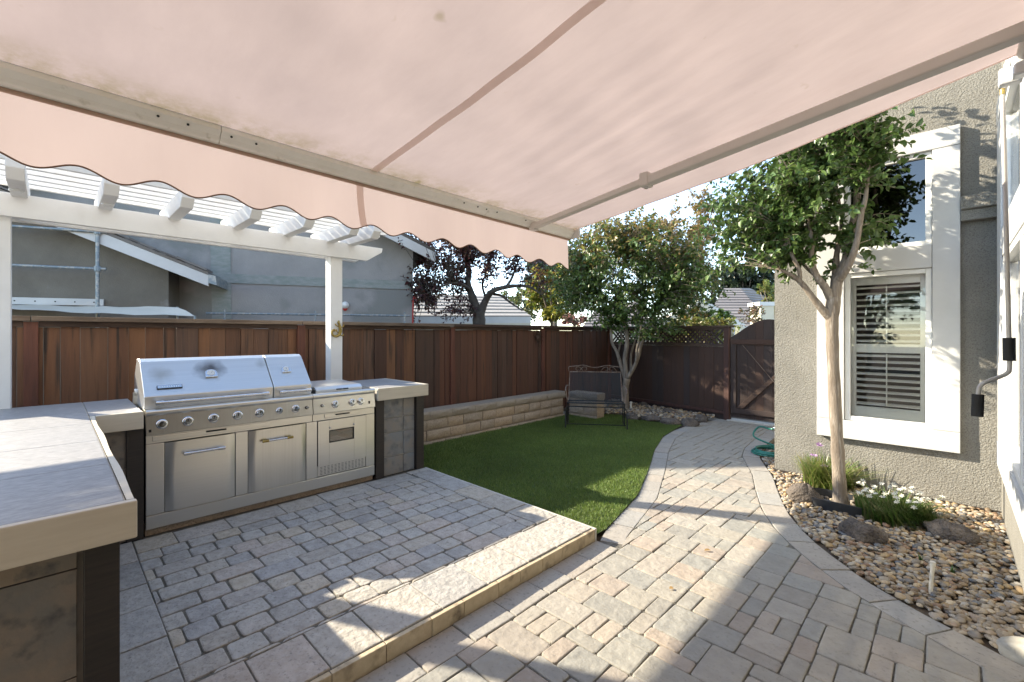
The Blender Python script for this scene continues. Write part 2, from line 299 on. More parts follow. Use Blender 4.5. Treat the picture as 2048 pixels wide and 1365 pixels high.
def paver(mb, poly, z, th=.05, bev=.006, tilt=.0025):
    P = []
    for p in poly:
        if not P or math.hypot(p[0]-P[-1][0], p[1]-P[-1][1]) > .004: P.append(p)
    while len(P) > 2 and math.hypot(P[0][0]-P[-1][0], P[0][1]-P[-1][1]) <= .004: P.pop()
    if len(P) < 3: return False
    A = area(P)
    if abs(A) < .0012: return False
    if A < 0: P = P[::-1]
    n = len(P); cx = sum(p[0] for p in P)/n; cy = sum(p[1] for p in P)/n
    tx, ty, tz = R.uniform(-tilt, tilt)*6, R.uniform(-tilt, tilt)*6, R.uniform(-tilt, tilt)
    zt = lambda x, y: z+tz+(x-cx)*tx+(y-cy)*ty
    def inset(d):
        o = []
        for x, y in P:
            l = math.hypot(x-cx, y-cy) or 1; k = max(0, 1-d*1.4/l); o.append((cx+(x-cx)*k, cy+(y-cy)*k))
        return o
    r1, r2 = inset(bev*.3), inset(bev*1.3)
    vs = [(x, y, z-th) for x, y in P]+[(x, y, zt(x, y)-bev) for x, y in P]+[(x, y, zt(x, y)-bev*.3) for x, y in r1]+[(x, y, zt(x, y)) for x, y in r2]
    fs = [(k*n+i, k*n+(i+1) % n, (k+1)*n+(i+1) % n, (k+1)*n+i) for k in range(3) for i in range(n)]+[tuple(range(3*n, 4*n))]
    mb.add(vs, fs); return True
def cell(x0, x1, y0, y1, j=.003, rc=.016, jit=.003):
    x0 += j; x1 -= j; y0 += j; y1 -= j; r = min(rc, (x1-x0)*.3, (y1-y0)*.3); q = lambda: R.uniform(-jit, jit); k = r*.3
    return [(x0+r, y0+q()), (x1-r, y0+q()), (x1-k, y0+k), (x1+q(), y0+r), (x1+q(), y1-r), (x1-k, y1-k), (x1-r, y1+q()), (x0+r, y1+q()), (x0+k, y1-k), (x0+q(), y1-r), (x0+q(), y0+r), (x0+k, y0+k)]
def convex(c):   # keep jitter convex enough for the clip
    return c
def ashlar(x0, x1, y0, y1, u):
    nx_, ny_ = int((x1-x0)/u), int((y1-y0)/u); occ = [[False]*ny_ for _ in range(nx_)]; out = []
    for j in range(ny_):
        for i in range(nx_):
            if occ[i][j]: continue
            opts = [(2, 2), (2, 3), (3, 2), (2, 2), (2, 1), (1, 2)]; R.shuffle(opts); opts.append((1, 1))
            for a, b in opts:
                if i+a <= nx_ and j+b <= ny_ and not any(occ[p][q] for p in range(i, i+a) for q in range(j, j+b)):
                    if (a, b) == (1, 2) and R.random() < .6 and opts[-1] != (a, b): pass
                    break
            for p in range(i, i+a):
                for q in range(j, j+b): occ[p][q] = True
            out.append((x0+i*u, x0+(i+a)*u, y0+j*u, y0+(j+b)*u))
    return out
def field(parent, region, mat, z, rows, lens, x0, x1, y0, y1, name='paver', limit=300, near=None, rc=.018):
    cells = []; x = x0
    if rows is None: cells = ashlar(x0, x1, y0, y1, lens); x = x1
    while x < x1:
        wd = R.choice(rows); y = y0+R.uniform(-.2, 0)
        while y < y1:
            ln = R.choice(lens); cells.append((x, x+wd, y, y+ln)); y += ln
        x += wd
    polys = []
    for cc in cells:
        p = clip(region, cell(*cc, rc=rc, j=.0045 if rows else .003))
        if len(p) >= 3 and abs(area(p)) > .0015: polys.append(p)
    d = lambda p: sum(a[0] for a in p)/len(p)*FW.x+sum(a[1] for a in p)/len(p)*FW.y
    vis = lambda p: (d(p) > .3 and abs((sum(a[0] for a in p)/len(p)*RT.x+sum(a[1] for a in p)/len(p)*RT.y)/d(p)) < 1.3)
    polys.sort(key=lambda p: (not vis(p), d(p)))
    rest = MB(); nr = 0
    for i, p in enumerate(polys):
        if i < limit and vis(p):
            b = MB()
            if paver(b, p, z): b.build(name, mat, parent)
        else: nr += paver(rest, p, z)
    if nr: tag(rest.build(name+'s_beyond', mat, parent), kind='stuff')
# --- raised patio
m['joint2'] = M('dark_joint_sand', (.10, .092, .075), (.17, .155, .125), .95, ns=30, bump=.6, bs=150)
rp = MB().box(-5.7, -1.985, -2.5, 2.93, -.04, .083).build('raised_patio', 'joint2'); tag(rp, 'raised patio of tumbled grey pavers in front of the grill', 'patio', kind='structure')
reg = [(-3.98, .405), (-2.34, .405), (-2.34, 2.68), (-3.98, 2.68)]
field(rp, reg, 'paver_r', .092, [.162, .17, .155], [.15, .165, .24, .155, .17, .27, .16, .145], -4.0, -2.33, .38, 2.75)
def course(parent, a, b, wid, lens, z, mat, name='border_paver', side=1):
    a = Vector((*a, 0)); b = Vector((*b, 0)); t = (b-a).normalized(); n = Vector((-t.y, t.x, 0))*side; L = (b-a).length; s = 0
    while s < L-.02:
        l = min(R.choice(lens), L-s)
        if L-s-l < .08: l = L-s
        q = lambda: R.uniform(-.003, .003); j = .004
        P = [a+t*(s+j)+n*j, a+t*(s+l-j)+n*j, a+t*(s+l-j)+n*(wid-j+q()), a+t*(s+j)+n*(wid-j+q())]
        mb = MB()
        if paver(mb, [(p.x, p.y) for p in P], z, bev=.005): mb.build(name, mat, parent)
        s += l
course(rp, (-2.0, -1.2), (-2.0, 2.93), .335, [.30, .36, .26, .34], .093, 'paver_r')
course(rp, (-2.34, 2.93), (-4.24, 2.93), .245, [.36, .30, .42], .093, 'paver_r')
course(rp, (-4.24, 2.68), (-4.24, .405), .255, [.40, .48, .34], .092, 'paver_r')
course(rp, (-4.24, .405), (-2.34, .405), .30, [.30, .38, .26], .092, 'paver_r', side=-1)
y = -1.2
while y < 2.93:
    l = min(R.choice([.22, .27, .19]), 2.93-y)
    MB().box(-2.0, -1.972+R.uniform(-.002, .002), y+.0015, y+l-.0015, -.01, .084).build('riser_tile', 'riser', rp, bevel=.003); y += l
MB().box(-4.25, -1.972, 2.932, 2.955, -.01, .088).build('edge_strip', 'edge', rp, bevel=.003)
# --- lower patio and path
EDGE = [(-1.98, 8.72), (-1.93, 7.4), (-1.86, 6.75), (-1.775, 6.39), (-1.60, 6.0), (-1.454, 5.7), (-1.248, 5.11), (-1.06, 4.62), (-.883, 4.29), (-.713, 4.04), (-.531, 3.83), (-.338, 3.64), (-.123, 3.49), (.10, 3.36), (.30, 3.25)]
LEFT = [(-1.95, 2.96), (-2.02, 3.15), (-2.08, 3.42), (-2.23, 4.06), (-2.55, 4.89), (-2.92, 5.77), (-3.2, 6.6), (-3.29, 7.2), (-3.29, 7.8), (-3.2, 8.3), (-3.1, 8.72)]
def offs(line, d):
    out = []
    for i, p in enumerate(line):
        a = line[max(i-1, 0)]; b = line[min(i+1, len(line)-1)]; tx, ty = b[0]-a[0], b[1]-a[1]; l = math.hypot(tx, ty)
        out.append((p[0]-ty/l*d, p[1]+tx/l*d))
    return out
ein = offs(EDGE, -.21); lin = offs(LEFT, -.19)
low = MB(); reg_all = [(-1.975, -3.5), (.9, -3.5), (.9, 3.2), (.30, 3.25)]+EDGE[::-1][1:]+[(-3.1, 8.72)]+LEFT[::-1][1:]+[(-1.975, 2.94)]
low.add([(x, y, -.0095) for x, y in reg_all], [tuple(range(len(reg_all)))])
lp = low.build('lower_patio', 'joint'); tag(lp, 'lower paved patio and curving path of pale pavers', 'path', kind='structure')
reg = [(-1.765, -3.4), (.88, -3.4), (.88, 3.0), (.32, 3.02)]+[(x, y) for x, y in ein[::-1][1:]]+[(x, y) for x, y in lin[::-1][:-1]]+[(-1.765, 2.96)]
field(lp, reg, 'paver_l', 0., None, .098, -3.431, .88, -3.2, 8.8, limit=300, rc=.014)
course(lp, (-1.968, -1.5), (-1.968, 2.94), .2, [.34, .28, .24, .30], 0, 'paver_b', side=-1)
def border(line, inner, step):
    # walk along the edge in steps, quads between edge and inner line
    d = [0]
    for i in range(1, len(line)): d.append(d[-1]+math.hypot(line[i][0]-line[i-1][0], line[i][1]-line[i-1][1]))
    def ev(ln, s):
        for i in range(1, len(d)):
            if s <= d[i]+1e-9:
                t = (s-d[i-1])/(d[i]-d[i-1]); return (ln[i-1][0]+(ln[i][0]-ln[i-1][0])*t, ln[i-1][1]+(ln[i][1]-ln[i-1][1])*t)
        return ln[-1]
    s = 0
    while s < d[-1]-.05:
        e = min(s+R.choice(step), d[-1]); k = .004
        A, B, Cc, D = ev(line, s+k), ev(line, e-k), ev(inner, e-k), ev(inner, s+k)
        M1, M2 = ev(line, (s+e)/2), ev(inner, (s+e)/2)
        sh = lambda p, q: (p[0]+(q[0]-p[0])*.03, p[1]+(q[1]-p[1])*.03)
        mb = MB()
        if paver(mb, [sh(A, D), sh(M1, M2), sh(B, Cc), sh(Cc, B), sh(M2, M1), sh(D, A)], 0, bev=.004): mb.build('border_paver', 'paver_b', lp)
        s = e
border(EDGE[::-1], ein[::-1], [.34, .28, .40]); border(LEFT, lin, [.36, .30, .24])
# --- lawn
lawn_poly = [(-5.36, 2.96), (-2.02, 2.96)]+[(x+.004, y) for x, y in LEFT[1:8]]+[(-3.36, 7.72), (-3.75, 7.6), (-4.2, 7.45), (-4.55, 7.7), (-5.0, 7.6), (-5.36, 7.0)]
lw = MB().add([(x, y, .006) for x, y in lawn_poly], [tuple(range(len(lawn_poly)))]).build('lawn', 'turf'); tag(lw, 'small artificial lawn between wall and path', 'lawn', kind='structure')
def inside(poly, X, Y):
    r = np.zeros(len(X), bool); n = len(poly)
    for i in range(n):
        x1, y1 = poly[i-1]; x2, y2 = poly[i]
        c = ((y1 > Y) != (y2 > Y)) & (X < (x2-x1)*(Y-y1)/((y2-y1) if y2 != y1 else 1e-9)+x1); r ^= c
    return r
def tri_mesh(name, V, F, col, mat, parent=None):
    me = bpy.data.meshes.new(name); me.vertices.add(len(V)); me.vertices.foreach_set('co', V.astype(np.float32).ravel())
    k = F.shape[1]; me.loops.add(F.size); me.loops.foreach_set('vertex_index', F.astype(np.int32).ravel())
    me.polygons.add(len(F)); me.polygons.foreach_set('loop_start', np.arange(0, F.size, k, dtype=np.int32)); 
    me.update(calc_edges=True); me.validate()
    a = me.attributes.new('col', 'FLOAT_COLOR', 'POINT'); a.data.foreach_set('color', np.c_[col, np.ones(len(col))].astype(np.float32).ravel())
    return link(name, me, mat, parent)
def blades(name, X, Y, z, hgt, wid, lean, pal, mat, parent=None):
    n = len(X); a = NR.uniform(0, 2*np.pi, n); h = hgt*NR.uniform(.7, 1.25, n); b = NR.uniform(0, 2*np.pi, n); l = lean*NR.uniform(.2, 1.3, n)
    dx, dy = np.cos(a)*wid, np.sin(a)*wid; tx, ty = np.cos(b)*l, np.sin(b)*l
    V = np.zeros((n, 3, 3)); V[:, 0] = np.c_[X-dx, Y-dy, np.full(n, z)]; V[:, 1] = np.c_[X+dx, Y+dy, np.full(n, z)]; V[:, 2] = np.c_[X+tx, Y+ty, z+h]
    pt = .5+.5*np.sin(X*2.1+1.3*np.sin(Y*1.7))*np.sin(Y*1.9+1.1*np.sin(X*2.7)); q2 = .5+.5*np.sin(X*7.3+2*np.sin(Y*5.1))*np.sin(Y*6.7+1.7*np.sin(X*4.9))
    col = np.array(pal)[NR.randint(0, len(pal), n)]*NR.uniform(.7, 1.3, (n, 1))*(.78+.3*pt+.16*q2)[:, None]*np.array([1, 1, 1])
    return tri_mesh(name, V.reshape(-1, 3), np.arange(n*3).reshape(-1, 3), np.repeat(col, 3, 0), mat, parent)
n = 230000; X = NR.uniform(-5.36, -1.98, n); Y = NR.uniform(2.95, 7.75, n)
keep = inside(lawn_poly, X, Y); X, Y = X[keep], Y[keep]
gr = blades('turf_grass', X, Y, .004, .026, .0032, .016, [(.13, .205, .042), (.16, .24, .052), (.095, .16, .038), (.20, .25, .07), (.135, .21, .062)], 'blade')
tag(gr, 'short green artificial grass blades of the lawn', 'grass', kind='stuff')
# --- gravel beds
bed1 = [(-1.49, 5.875), (-1.70, 6.45), (-1.80, 6.9), (-1.88, 7.5), (-1.49, 7.5), (-1.49, 5.875)]
bedR = [(-1.76, 6.39), (-1.44, 5.7), (-1.235, 5.11), (-1.045, 4.62), (-.868, 4.29), (-.698, 4.05), (-.52, 3.84), (-.33, 3.65), (-.115, 3.50), (.10, 3.375), (.31, 3.26), (.31, 5.88), (-1.49, 5.88), (-1.49, 6.9), (-1.82, 6.9)]
bedL = [(-4.5, 7.78), (-4.2, 7.55), (-3.7, 7.72), (-3.38, 7.85), (-3.22, 8.35), (-3.14, 8.7), (-5.7, 9.2), (-5.7, 7.2), (-5.3, 7.2)]
def pebble_variants(k):
    out = []
    for i in range(k):
        mb = MB(); nn, mm_ = 8, 5; vs = []; fs = []
        ex = [R.uniform(.8, 1.25), R.uniform(.65, .95), R.uniform(.42, .65)]; ph = [R.uniform(0, 6) for _ in range(4)]
        for a in range(mm_+1):
            t = math.pi*a/mm_
            for b in range(nn):
                f = 2*math.pi*b/nn; q = 1+.10*math.sin(2*f+ph[0])+.08*math.sin(3*f+ph[1]+t)
                vs.append((ex[0]*math.sin(t)*math.cos(f)*q, ex[1]*math.sin(t)*math.sin(f)*q, ex[2]*math.cos(t)))
        for a in range(mm_):
            for b in range(nn): fs.append((a*nn+b, (a+1)*nn+b, (a+1)*nn+(b+1) % nn, a*nn+(b+1) % nn))
        out.append((vs, fs))
    return out
PV = pebble_variants(6)
PM = []
for vs, fs in PV:
    me = bpy.data.meshes.new('pebble'); me.from_pydata(vs, [], fs); me.update(); me.materials.append(m['pebble'])
    me.polygons.foreach_set('use_smooth', [True]*len(me.polygons)); PM.append(me)
def gravel(poly, n, s0, s1, name, indiv, z=.0):
    base = MB().add([(x, y, z-.02) for x, y in poly], [tuple(range(len(poly)))]).build(name, 'soil')
    tag(base, kind='structure')
    xs = [p[0] for p in poly]; ys = [p[1] for p in poly]; pts = []
    X = NR.uniform(min(xs), max(xs), n); Y = NR.uniform(min(ys), max(ys), n); k = inside(poly, X, Y); X, Y = X[k], Y[k]
    o = np.argsort(X*FW.x+Y*FW.y); X, Y = X[o], Y[o]
    VV = []; FF = []; CC = []; off = 0
    for i in range(len(X)):
        s = R.uniform(s0, s1)*R.choice([.7, 1, 1, 1.2]); rz = R.uniform(0, 6.28); rx, ry = R.uniform(-.35, .35), R.uniform(-.35, .35); zz = z+R.uniform(-.012, .016)
        Mx = Matrix.Translation((X[i], Y[i], zz)) @ Matrix.Rotation(rz, 4, 'Z') @ Matrix.Rotation(rx, 4, 'X') @ Matrix.Rotation(ry, 4, 'Y') @ Matrix.Diagonal((s, s, s, 1))
        v = i % 6
        if i < indiv:
            ob = bpy.data.objects.new('pebble', PM[v]); C.objects.link(ob); ob.parent = base; ob.matrix_local = Mx
        else:
            A = np.array(PV[v][0]); A = np.c_[A, np.ones(len(A))] @ np.array(Mx).T
            VV.append(A[:, :3]); FF.append(np.array(PV[v][1])+off); off += len(A)
            CC.append(np.tile(np.array(R.choice(PEB))*R.uniform(.8, 1.1), (len(A), 1)))
    if VV:
        st = tri_mesh('pebbles', np.vstack(VV), np.vstack(FF), np.vstack(CC), 'pebbles', base)
        st.data.polygons.foreach_set('use_smooth', [True]*len(st.data.polygons)); tag(st, kind='stuff')
    return base
gb = gravel(bedR, 14000, .015, .027, 'gravel_bed', 300); tag(gb, 'river pebble bed along the grey house wall', 'gravel bed')
gb2 = gravel(bedL, 2600, .02, .035, 'corner_gravel_bed', 0, .05); tag(gb2, 'pebble bed in the fence corner behind the bench', 'gravel bed')
# ================================================================ HOUSE (stucco, right)
HY, HXR = 5.88, .31
h = thing('stucco_house', (-.6, 5.9, 0), 'grey rough stucco house with white trimmed windows on the right', 'house')
def wall_y(mb, y0, y1, x0, x1, z0, z1, holes):   # wall spanning x with rectangular holes (x0,x1,z0,z1), stacked vertically in one column
    hx0, hx1 = holes[0][0], holes[0][1]
    mb.box(x0, hx0, y0, y1, z0, z1); mb.box(hx1, x1, y0, y1, z0, z1)
    zs = z0
    for q in holes: mb.box(hx0, hx1, y0, y1, zs, q[2]); zs = q[3]
    mb.box(hx0, hx1, y0, y1, zs, z1)
wm = MB(); wall_y(wm, HY, HY+.2, -1.48, HXR+.2, -.04, 6.0, [(-.84, -.12, .66, 2.24), (-.84, -.12, 2.43, 3.36)])
wm.box(-1.48, -1.28, HY+.2, 12.0, -.04, 6.0); wm.build('front_wall', 'stucco', h)
MB().box(-1.5, .33, HY-.012, HY+.05, -.03, .022).build('weep_screed', 'cornerp', h)
# right wing wall (faces the patio), window from y 3.0 to 5.55, open door behind the camera
wm = MB(); X0, X1 = HXR, HXR+.2
wm.box(X0, X1, 5.45, HY-.001, -.04, 6); wm.box(X0, X1, 2.2, 5.45, -.04, .56); wm.box(X0, X1, 2.2, 5.45, 3.42, 6)
wm.box(X0, X1, 1.3, 2.2, -.04, 6); wm.box(X0, X1, -1.4, 1.3, 2.5, 6); wm.box(X0, X1, -4.5, -1.4, -.04, 6)
wm.build('side_wall', 'stucco', h)
MB().box(X1, 3.6, -4.5, -4.3, 0, 3).box(3.4, 3.6, -4.3, 5.6, 0, 3).box(X1, 3.4, 5.4, 5.6, 0, 3.6).box(X1, 3.4, -4.3, 5.4, 2.9, 3.0).box(.92, 3.4, -4.3, 5.4, -.1, -.02).build('room_shell', 'interior', h)
MB().box(-1.2, .5, 8.4, 8.5, 0, 4).box(-1.27, -1.2, HY+.2, 8.4, 0, 4).box(.43, .5, HY+.2, 8.4, 0, 4).box(-1.2, .43, HY+.25, 8.4, 3.9, 4).box(-1.2, .43, HY+.25, 8.4, 0, .1).build('room_interior', 'interior', h)
MB().box(-1.75, 3.9, HY-.35, 12.2, 6.0, 6.12).box(.0, 3.9, -4.8, HY-.35, 6.0, 6.12).build('eave', 'white', h)
# front window trim
TY0, TY1 = HY-.062, HY-.001
def trimbox(nm, x0, x1, z0, z1, y0=TY0): return MB().box(x0, x1, y0, TY1, z0, z1).build(nm, 'white', h, bevel=.004)
trimbox('window_trim', -1.055, -.815, .69, 3.335); trimbox('window_trim', -.137, .052, .69, 3.335)
trimbox('window_trim', -1.055, .052, 3.338, 3.52, TY0-.003); trimbox('window_trim', -1.055, .052, .497, .687, TY0-.003); trimbox('window_trim', -.812, -.14, 2.225, 2.44, TY0+.004)
def sash(z0, z1, nm):
    x0, x1 = -.812, -.14; f = .045; y0, y1 = HY-.03, HY+.024
    o = MB().box(x0, x0+f, y0, y1, z0, z1).box(x1-f, x1, y0, y1, z0, z1).box(x0+f, x1-f, y0, y1, z0, z0+f).box(x0+f, x1-f, y0, y1, z1-f, z1).build('window', 'vinyl', h, bevel=.003)
    MB().box(x0+f, x1-f, HY+.01, HY+.016, z0+f, z1-f).build('pane', nm, o); return o
wl = sash(.69, 2.222, 'glass'); sash(2.443, 3.335, 'glassd')
# plantation shutters inside lower window
x0, x1, z0, z1 = -.80, -.15, .72, 2.2; sy = HY+.045
MB().box(x0, x0+.075, sy, sy+.03, z0, z1).box(x1-.075, x1, sy, sy+.03, z0, z1).box(x0+.075, x1-.075, sy, sy+.03, z0, z0+.12).box(x0+.075, x1-.075, sy, sy+.03, z1-.10, z1).box(x0+.075, x1-.075, sy, sy+.03, 1.40, 1.49).build('shutter_frame', 'shutter', h, bevel=.003)
def louvres(a, b, n):
    for i in range(n):
        zc = a+(b-a)*(i+.5)/n; mb = MB(); w_ = .030; t_ = .005; ca, sa = math.cos(.42), math.sin(.42)
        P = [(x0+.077, sy+.015+u*ca-v*sa, zc+u*sa+v*ca) for u, v in ((-w_, 0), (-w_*.5, -t_), (w_*.5, -t_), (w_, 0), (w_*.5, t_), (-w_*.5, t_))]
        mb.prism(P, (x1-x0-.154, 0, 0)).build('shutter_slat', 'shutter', h)
louvres(.84, 1.40, 9); louvres(1.49, 2.10, 10)
MB().box(-.482, -.472, sy-.02, sy-.008, .86, 1.39).box(-.482, -.472, sy-.02, sy-.008, 1.5, 2.08).build('tilt_rod', 'shutter', h)
MB().box(.052, HXR-.001, HY-.09, HY-.001, 2.62, 2.72).box(.052, HXR-.001, HY-.13, HY-.001, 2.72, 2.84).build('stucco_belt', 'stucco', h, bevel=.01)
# right wing window trim
XT0, XT1 = HXR-.04, HXR-.001
def rt(nm, y0, y1, z0, z1, x=XT0): return MB().box(x, XT1, y0, y1, z0, z1).build(nm, 'white', h, bevel=.004)
rt('window_trim', 5.22, 5.62, .70, 3.35); rt('window_trim', 2.25, 2.5, .70, 3.35); rt('window_trim', 2.25, 5.62, .50, .698, XT0-.003); rt('window_trim', 2.25, 5.62, 3.352, 3.54, XT0-.003); rt('window_trim', 2.502, 5.218, 2.2, 2.42, XT0+.004)
for a, b, gm in ((.70, 2.198, 'glass'), (2.422, 3.35, 'glass')):
    for y0, y1 in ((2.502, 3.84), (3.88, 5.218)):
        f = .05; xx0, xx1 = HXR-.03, HXR+.05
        o = MB().box(xx0, xx1, y0, y0+f, a, b).box(xx0, xx1, y1-f, y1, a, b).box(xx0, xx1, y0+f, y1-f, a, a+f).box(xx0, xx1, y0+f, y1-f, b-f, b).build('window', 'vinyl', h, bevel=.003)
        MB().box(HXR+.01, HXR+.016, y0+f, y1-f, a+f, b-f).build('pane', gm, o)
mb = MB(); ys = np.linspace(2.5, 5.25, 90)
vs = [(HXR+.13+.03*math.sin(yy*38)+.012*math.sin(yy*91), yy, zz) for zz in (.6, 3.4) for yy in ys]
mb.add(vs, [(i, i+1, 91+i, 90+i) for i in range(89)]).build('curtain', 'curtain', h, smooth=True)
# ================================================================ FENCES
FX = -5.75
fc = thing('side_fence', (FX, 4.5, 0), 'long stained redwood board fence behind the grill and block wall', 'fence')
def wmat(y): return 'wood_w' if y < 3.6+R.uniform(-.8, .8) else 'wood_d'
posts = [-2.45, -.13, 2.14, 4.49, 6.72, 9.12]
y = -2.6; i = 0
while y < 9.2:
    wd = R.choice([.105, .13, .145, .15, .16, .19]); pr = R.choice([0, .012, .016]) if i % 2 else 0
    if y+wd > 9.22: wd = 9.22-y
    if wd < .03: break
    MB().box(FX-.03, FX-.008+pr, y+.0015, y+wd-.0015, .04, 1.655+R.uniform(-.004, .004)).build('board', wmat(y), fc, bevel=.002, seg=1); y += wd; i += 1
for py in posts: MB().box(FX-.02, FX+.04, py-.045, py+.045, -.03, 1.70).build('post', 'post_r', fc, bevel=.004)
for a, b in zip(posts[:-1], posts[1:]):
    MB().box(FX-.012, FX+.028, a+.047, b-.047, 1.656, 1.705).build('rail', 'capd', fc, bevel=.003)
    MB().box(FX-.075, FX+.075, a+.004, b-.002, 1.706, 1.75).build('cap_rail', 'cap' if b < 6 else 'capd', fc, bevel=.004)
# back fence: from corner (-5.75,9.22) to (-2.92,8.72)
A = Vector((-5.82, 9.245, 0)); B = Vector((-2.93, 8.74, 0)); T = (B-A).normalized(); NN = Vector((T.y, -T.x, 0)); LB = (B-A).length   # NN faces camera (-y)
if NN.y > 0: NN = -NN
def obox(mb, s0, s1, d0, d1, z0, z1, o=A, t=T, nn=NN):   # box in fence coordinates (s along, d outwards)
    P = [o+t*s+nn*d for s, d in ((s0, d0), (s1, d0), (s1, d1), (s0, d1))]
    return mb.add([(p.x, p.y, z0) for p in P]+[(p.x, p.y, z1) for p in P], [(3, 2, 1, 0), (4, 5, 6, 7), (0, 1, 5, 4), (1, 2, 6, 5), (2, 3, 7, 6), (3, 0, 4, 7)])
fb = thing('lattice_fence', A, 'dark redwood fence with lattice top behind the bench', 'fence')
s = 0
while s < LB-.1:
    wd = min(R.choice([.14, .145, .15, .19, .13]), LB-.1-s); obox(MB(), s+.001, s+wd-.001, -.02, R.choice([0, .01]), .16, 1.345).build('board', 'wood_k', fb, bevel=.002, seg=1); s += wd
obox(MB(), 0, LB-.1, -.02, .045, .10, .158).build('bottom_rail', 'postd', fb, bevel=.003)
obox(MB(), 0, LB-.1, -.02, .02, .0, .098).build('kick_board', 'wood_k', fb)
obox(MB(), 0, LB-.1, -.02, .035, 1.348, 1.40).build('middle_rail', 'capd', fb, bevel=.003)
obox(MB(), 0, LB-.1, -.02, .035, 1.665, 1.705).build('top_rail', 'capd', fb, bevel=.003)
obox(MB(), -.02, LB+.05, -.06, .07, 1.707, 1.745).build('cap_rail', 'capd', fb, bevel=.004)
obox(MB(), LB-.098, LB, -.05, .05, -.03, 1.706).build('post', 'postd', fb, bevel=.004)
k = 0
for sg in (1, -1):
    s = -.3
    while s < LB:
        # slat from z 1.40 to 1.665 at 45 degrees
        a0, a1 = (s, s+.265) if sg > 0 else (s+.265, s); w_ = .026; d0 = .002 if sg > 0 else .010
        lo_, hi_ = min(a0, a1)-w_, max(a0, a1)+w_
        if lo_ > 0 and hi_ < LB-.1:
            P = [A+T*q+NN*d0+Vector((0, 0, zz)) for q, zz in ((a0-w_, 1.40), (a0+w_, 1.40), (a1+w_, 1.665), (a1-w_, 1.665))]
            MB().prism(P, NN*.007).build('lattice_slat', 'wood_k', fb)
        s += .098
# gate
ga = thing('garden_gate', (-2.86, 8.76, 0), 'dark wooden gate with arched top and diagonal brace', 'gate')
gx0, gx1, gyy = -2.915, -1.90, 8.76
def arch(x): u = (x-gx0)/.62; return 1.535+.31*(math.sin(min(max(u, 0), 1.62)*math.pi/2) if u > 0 else 0)**1.15
x = gx0
while x < gx1-.02:
    wd = min(.135, gx1-x); mb = MB(); P = [(x+.0015, gyy, .06), (x+wd-.0015, gyy, .06)]+[(x+.0015+(wd-.003)*(1-q/3), gyy, arch(x+wd*(1-q/3))) for q in range(4)]
    mb.prism(P, (0, .02, 0)).build('board', 'wood_k', ga); x += wd
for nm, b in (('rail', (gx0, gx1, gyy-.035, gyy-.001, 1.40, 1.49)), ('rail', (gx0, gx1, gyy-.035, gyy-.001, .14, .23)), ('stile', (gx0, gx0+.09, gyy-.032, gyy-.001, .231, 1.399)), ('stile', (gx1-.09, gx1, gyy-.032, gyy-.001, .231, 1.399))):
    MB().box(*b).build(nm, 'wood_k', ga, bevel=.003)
MB().prism([(gx0+.09, gyy-.028, .235), (gx0+.20, gyy-.028, .235), (gx1-.09, gyy-.028, 1.0), (gx1-.09, gyy-.028, 1.1)], (0, .026, 0)).build('brace', 'capd', ga, bevel=.003)
MB().tube([(gx0+.2, gyy-.03, 1.39), (gx0+.72, gyy-.03, .74)], .005, 5).build('brace_cable', 'ironr', ga)
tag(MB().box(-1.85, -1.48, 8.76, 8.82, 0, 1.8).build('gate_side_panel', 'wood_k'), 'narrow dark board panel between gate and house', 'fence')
tag(MB().box(gx0-.05, -1.5, 8.66, 8.9, -.02, .015).build('gate_threshold', 'edge'), 'pale concrete strip under the garden gate', 'threshold')
# ================================================================ RETAINING WALL
rw = thing('block_wall', (-5.36, 5, 0), 'low tan split-face block wall along the side fence', 'wall')
WX = -5.36; H0 = .15
def rough_block(x0, x1, y0, y1, z0, z1, mat, face):    # split face: bumpy grid on the exposed side
    mb = MB(); ny = max(3, int((y1-y0)/.05)) if face == 'x' else max(3, int((x1-x0)/.05)); nz = 4; vs = []; fs = []
    for a in range(nz+1):
        for b in range(ny+1):
            edge = a in (0, nz) or b in (0, ny); d = 0 if edge else R.uniform(.008, .030)
            zz = z0+(z1-z0)*a/nz
            vs.append((x1-.008+d, y0+(y1-y0)*b/ny, zz) if face == 'x' else (x0+(x1-x0)*b/ny, y1+.008-d if False else y0+.008-d, zz))
    for a in range(nz):
        for b in range(ny): q = (a*(ny+1)+b, a*(ny+1)+b+1, (a+1)*(ny+1)+b+1, (a+1)*(ny+1)+b); fs.append(q)
    mb.add(vs, fs)
    if face == 'x': mb.box(x0, x1-.0085, y0, y1, z0, z1)
    else: mb.box(x0, x1, y0+.0085, y1, z0, z1)
    return mb.build('block', mat, rw, smooth=True, ang=40)
for c in range(3):
    z0 = -.10+c*H0; y = 3.0-(.2 if c % 2 else 0)-.05*c
    while y < 7.0:
        l = min(R.choice([.40, .43, .38, .30]), 7.0-y)
        if l < .09: break
        rough_block(-5.66, WX-.012*c+R.uniform(-.006, .006), y+.005, y+l-.005, z0+.003, z0+H0-.005, 'block', 'x'); y += l
z0 = -.10+3*H0; y = 2.9
while y < 7.02:
    l = min(R.choice([.42, .46, .40]), 7.03-y); rough_block(-5.68, WX-.025, y+.002, y+l-.002, z0+.001, z0+.118, 'blockcap', 'x'); y += l
for c in range(3):      # the far end returns a little towards the tree
    z0 = -.10+c*H0; x = -5.35
    for l in ([.34, .3] if c % 2 else [.22, .42]):
        rough_block(x+.003, x+l-.003, 7.06, 7.3, z0+.002, z0+H0-.003, 'block', 'y'); x += l
rough_block(-5.36, -5.03, 7.045, 7.32, -.10+3*H0+.001, -.10+3*H0+.118, 'blockcap', 'y'); rough_block(-5.026, -4.70, 7.045, 7.32, -.10+3*H0+.001, -.10+3*H0+.118, 'blockcap', 'y')
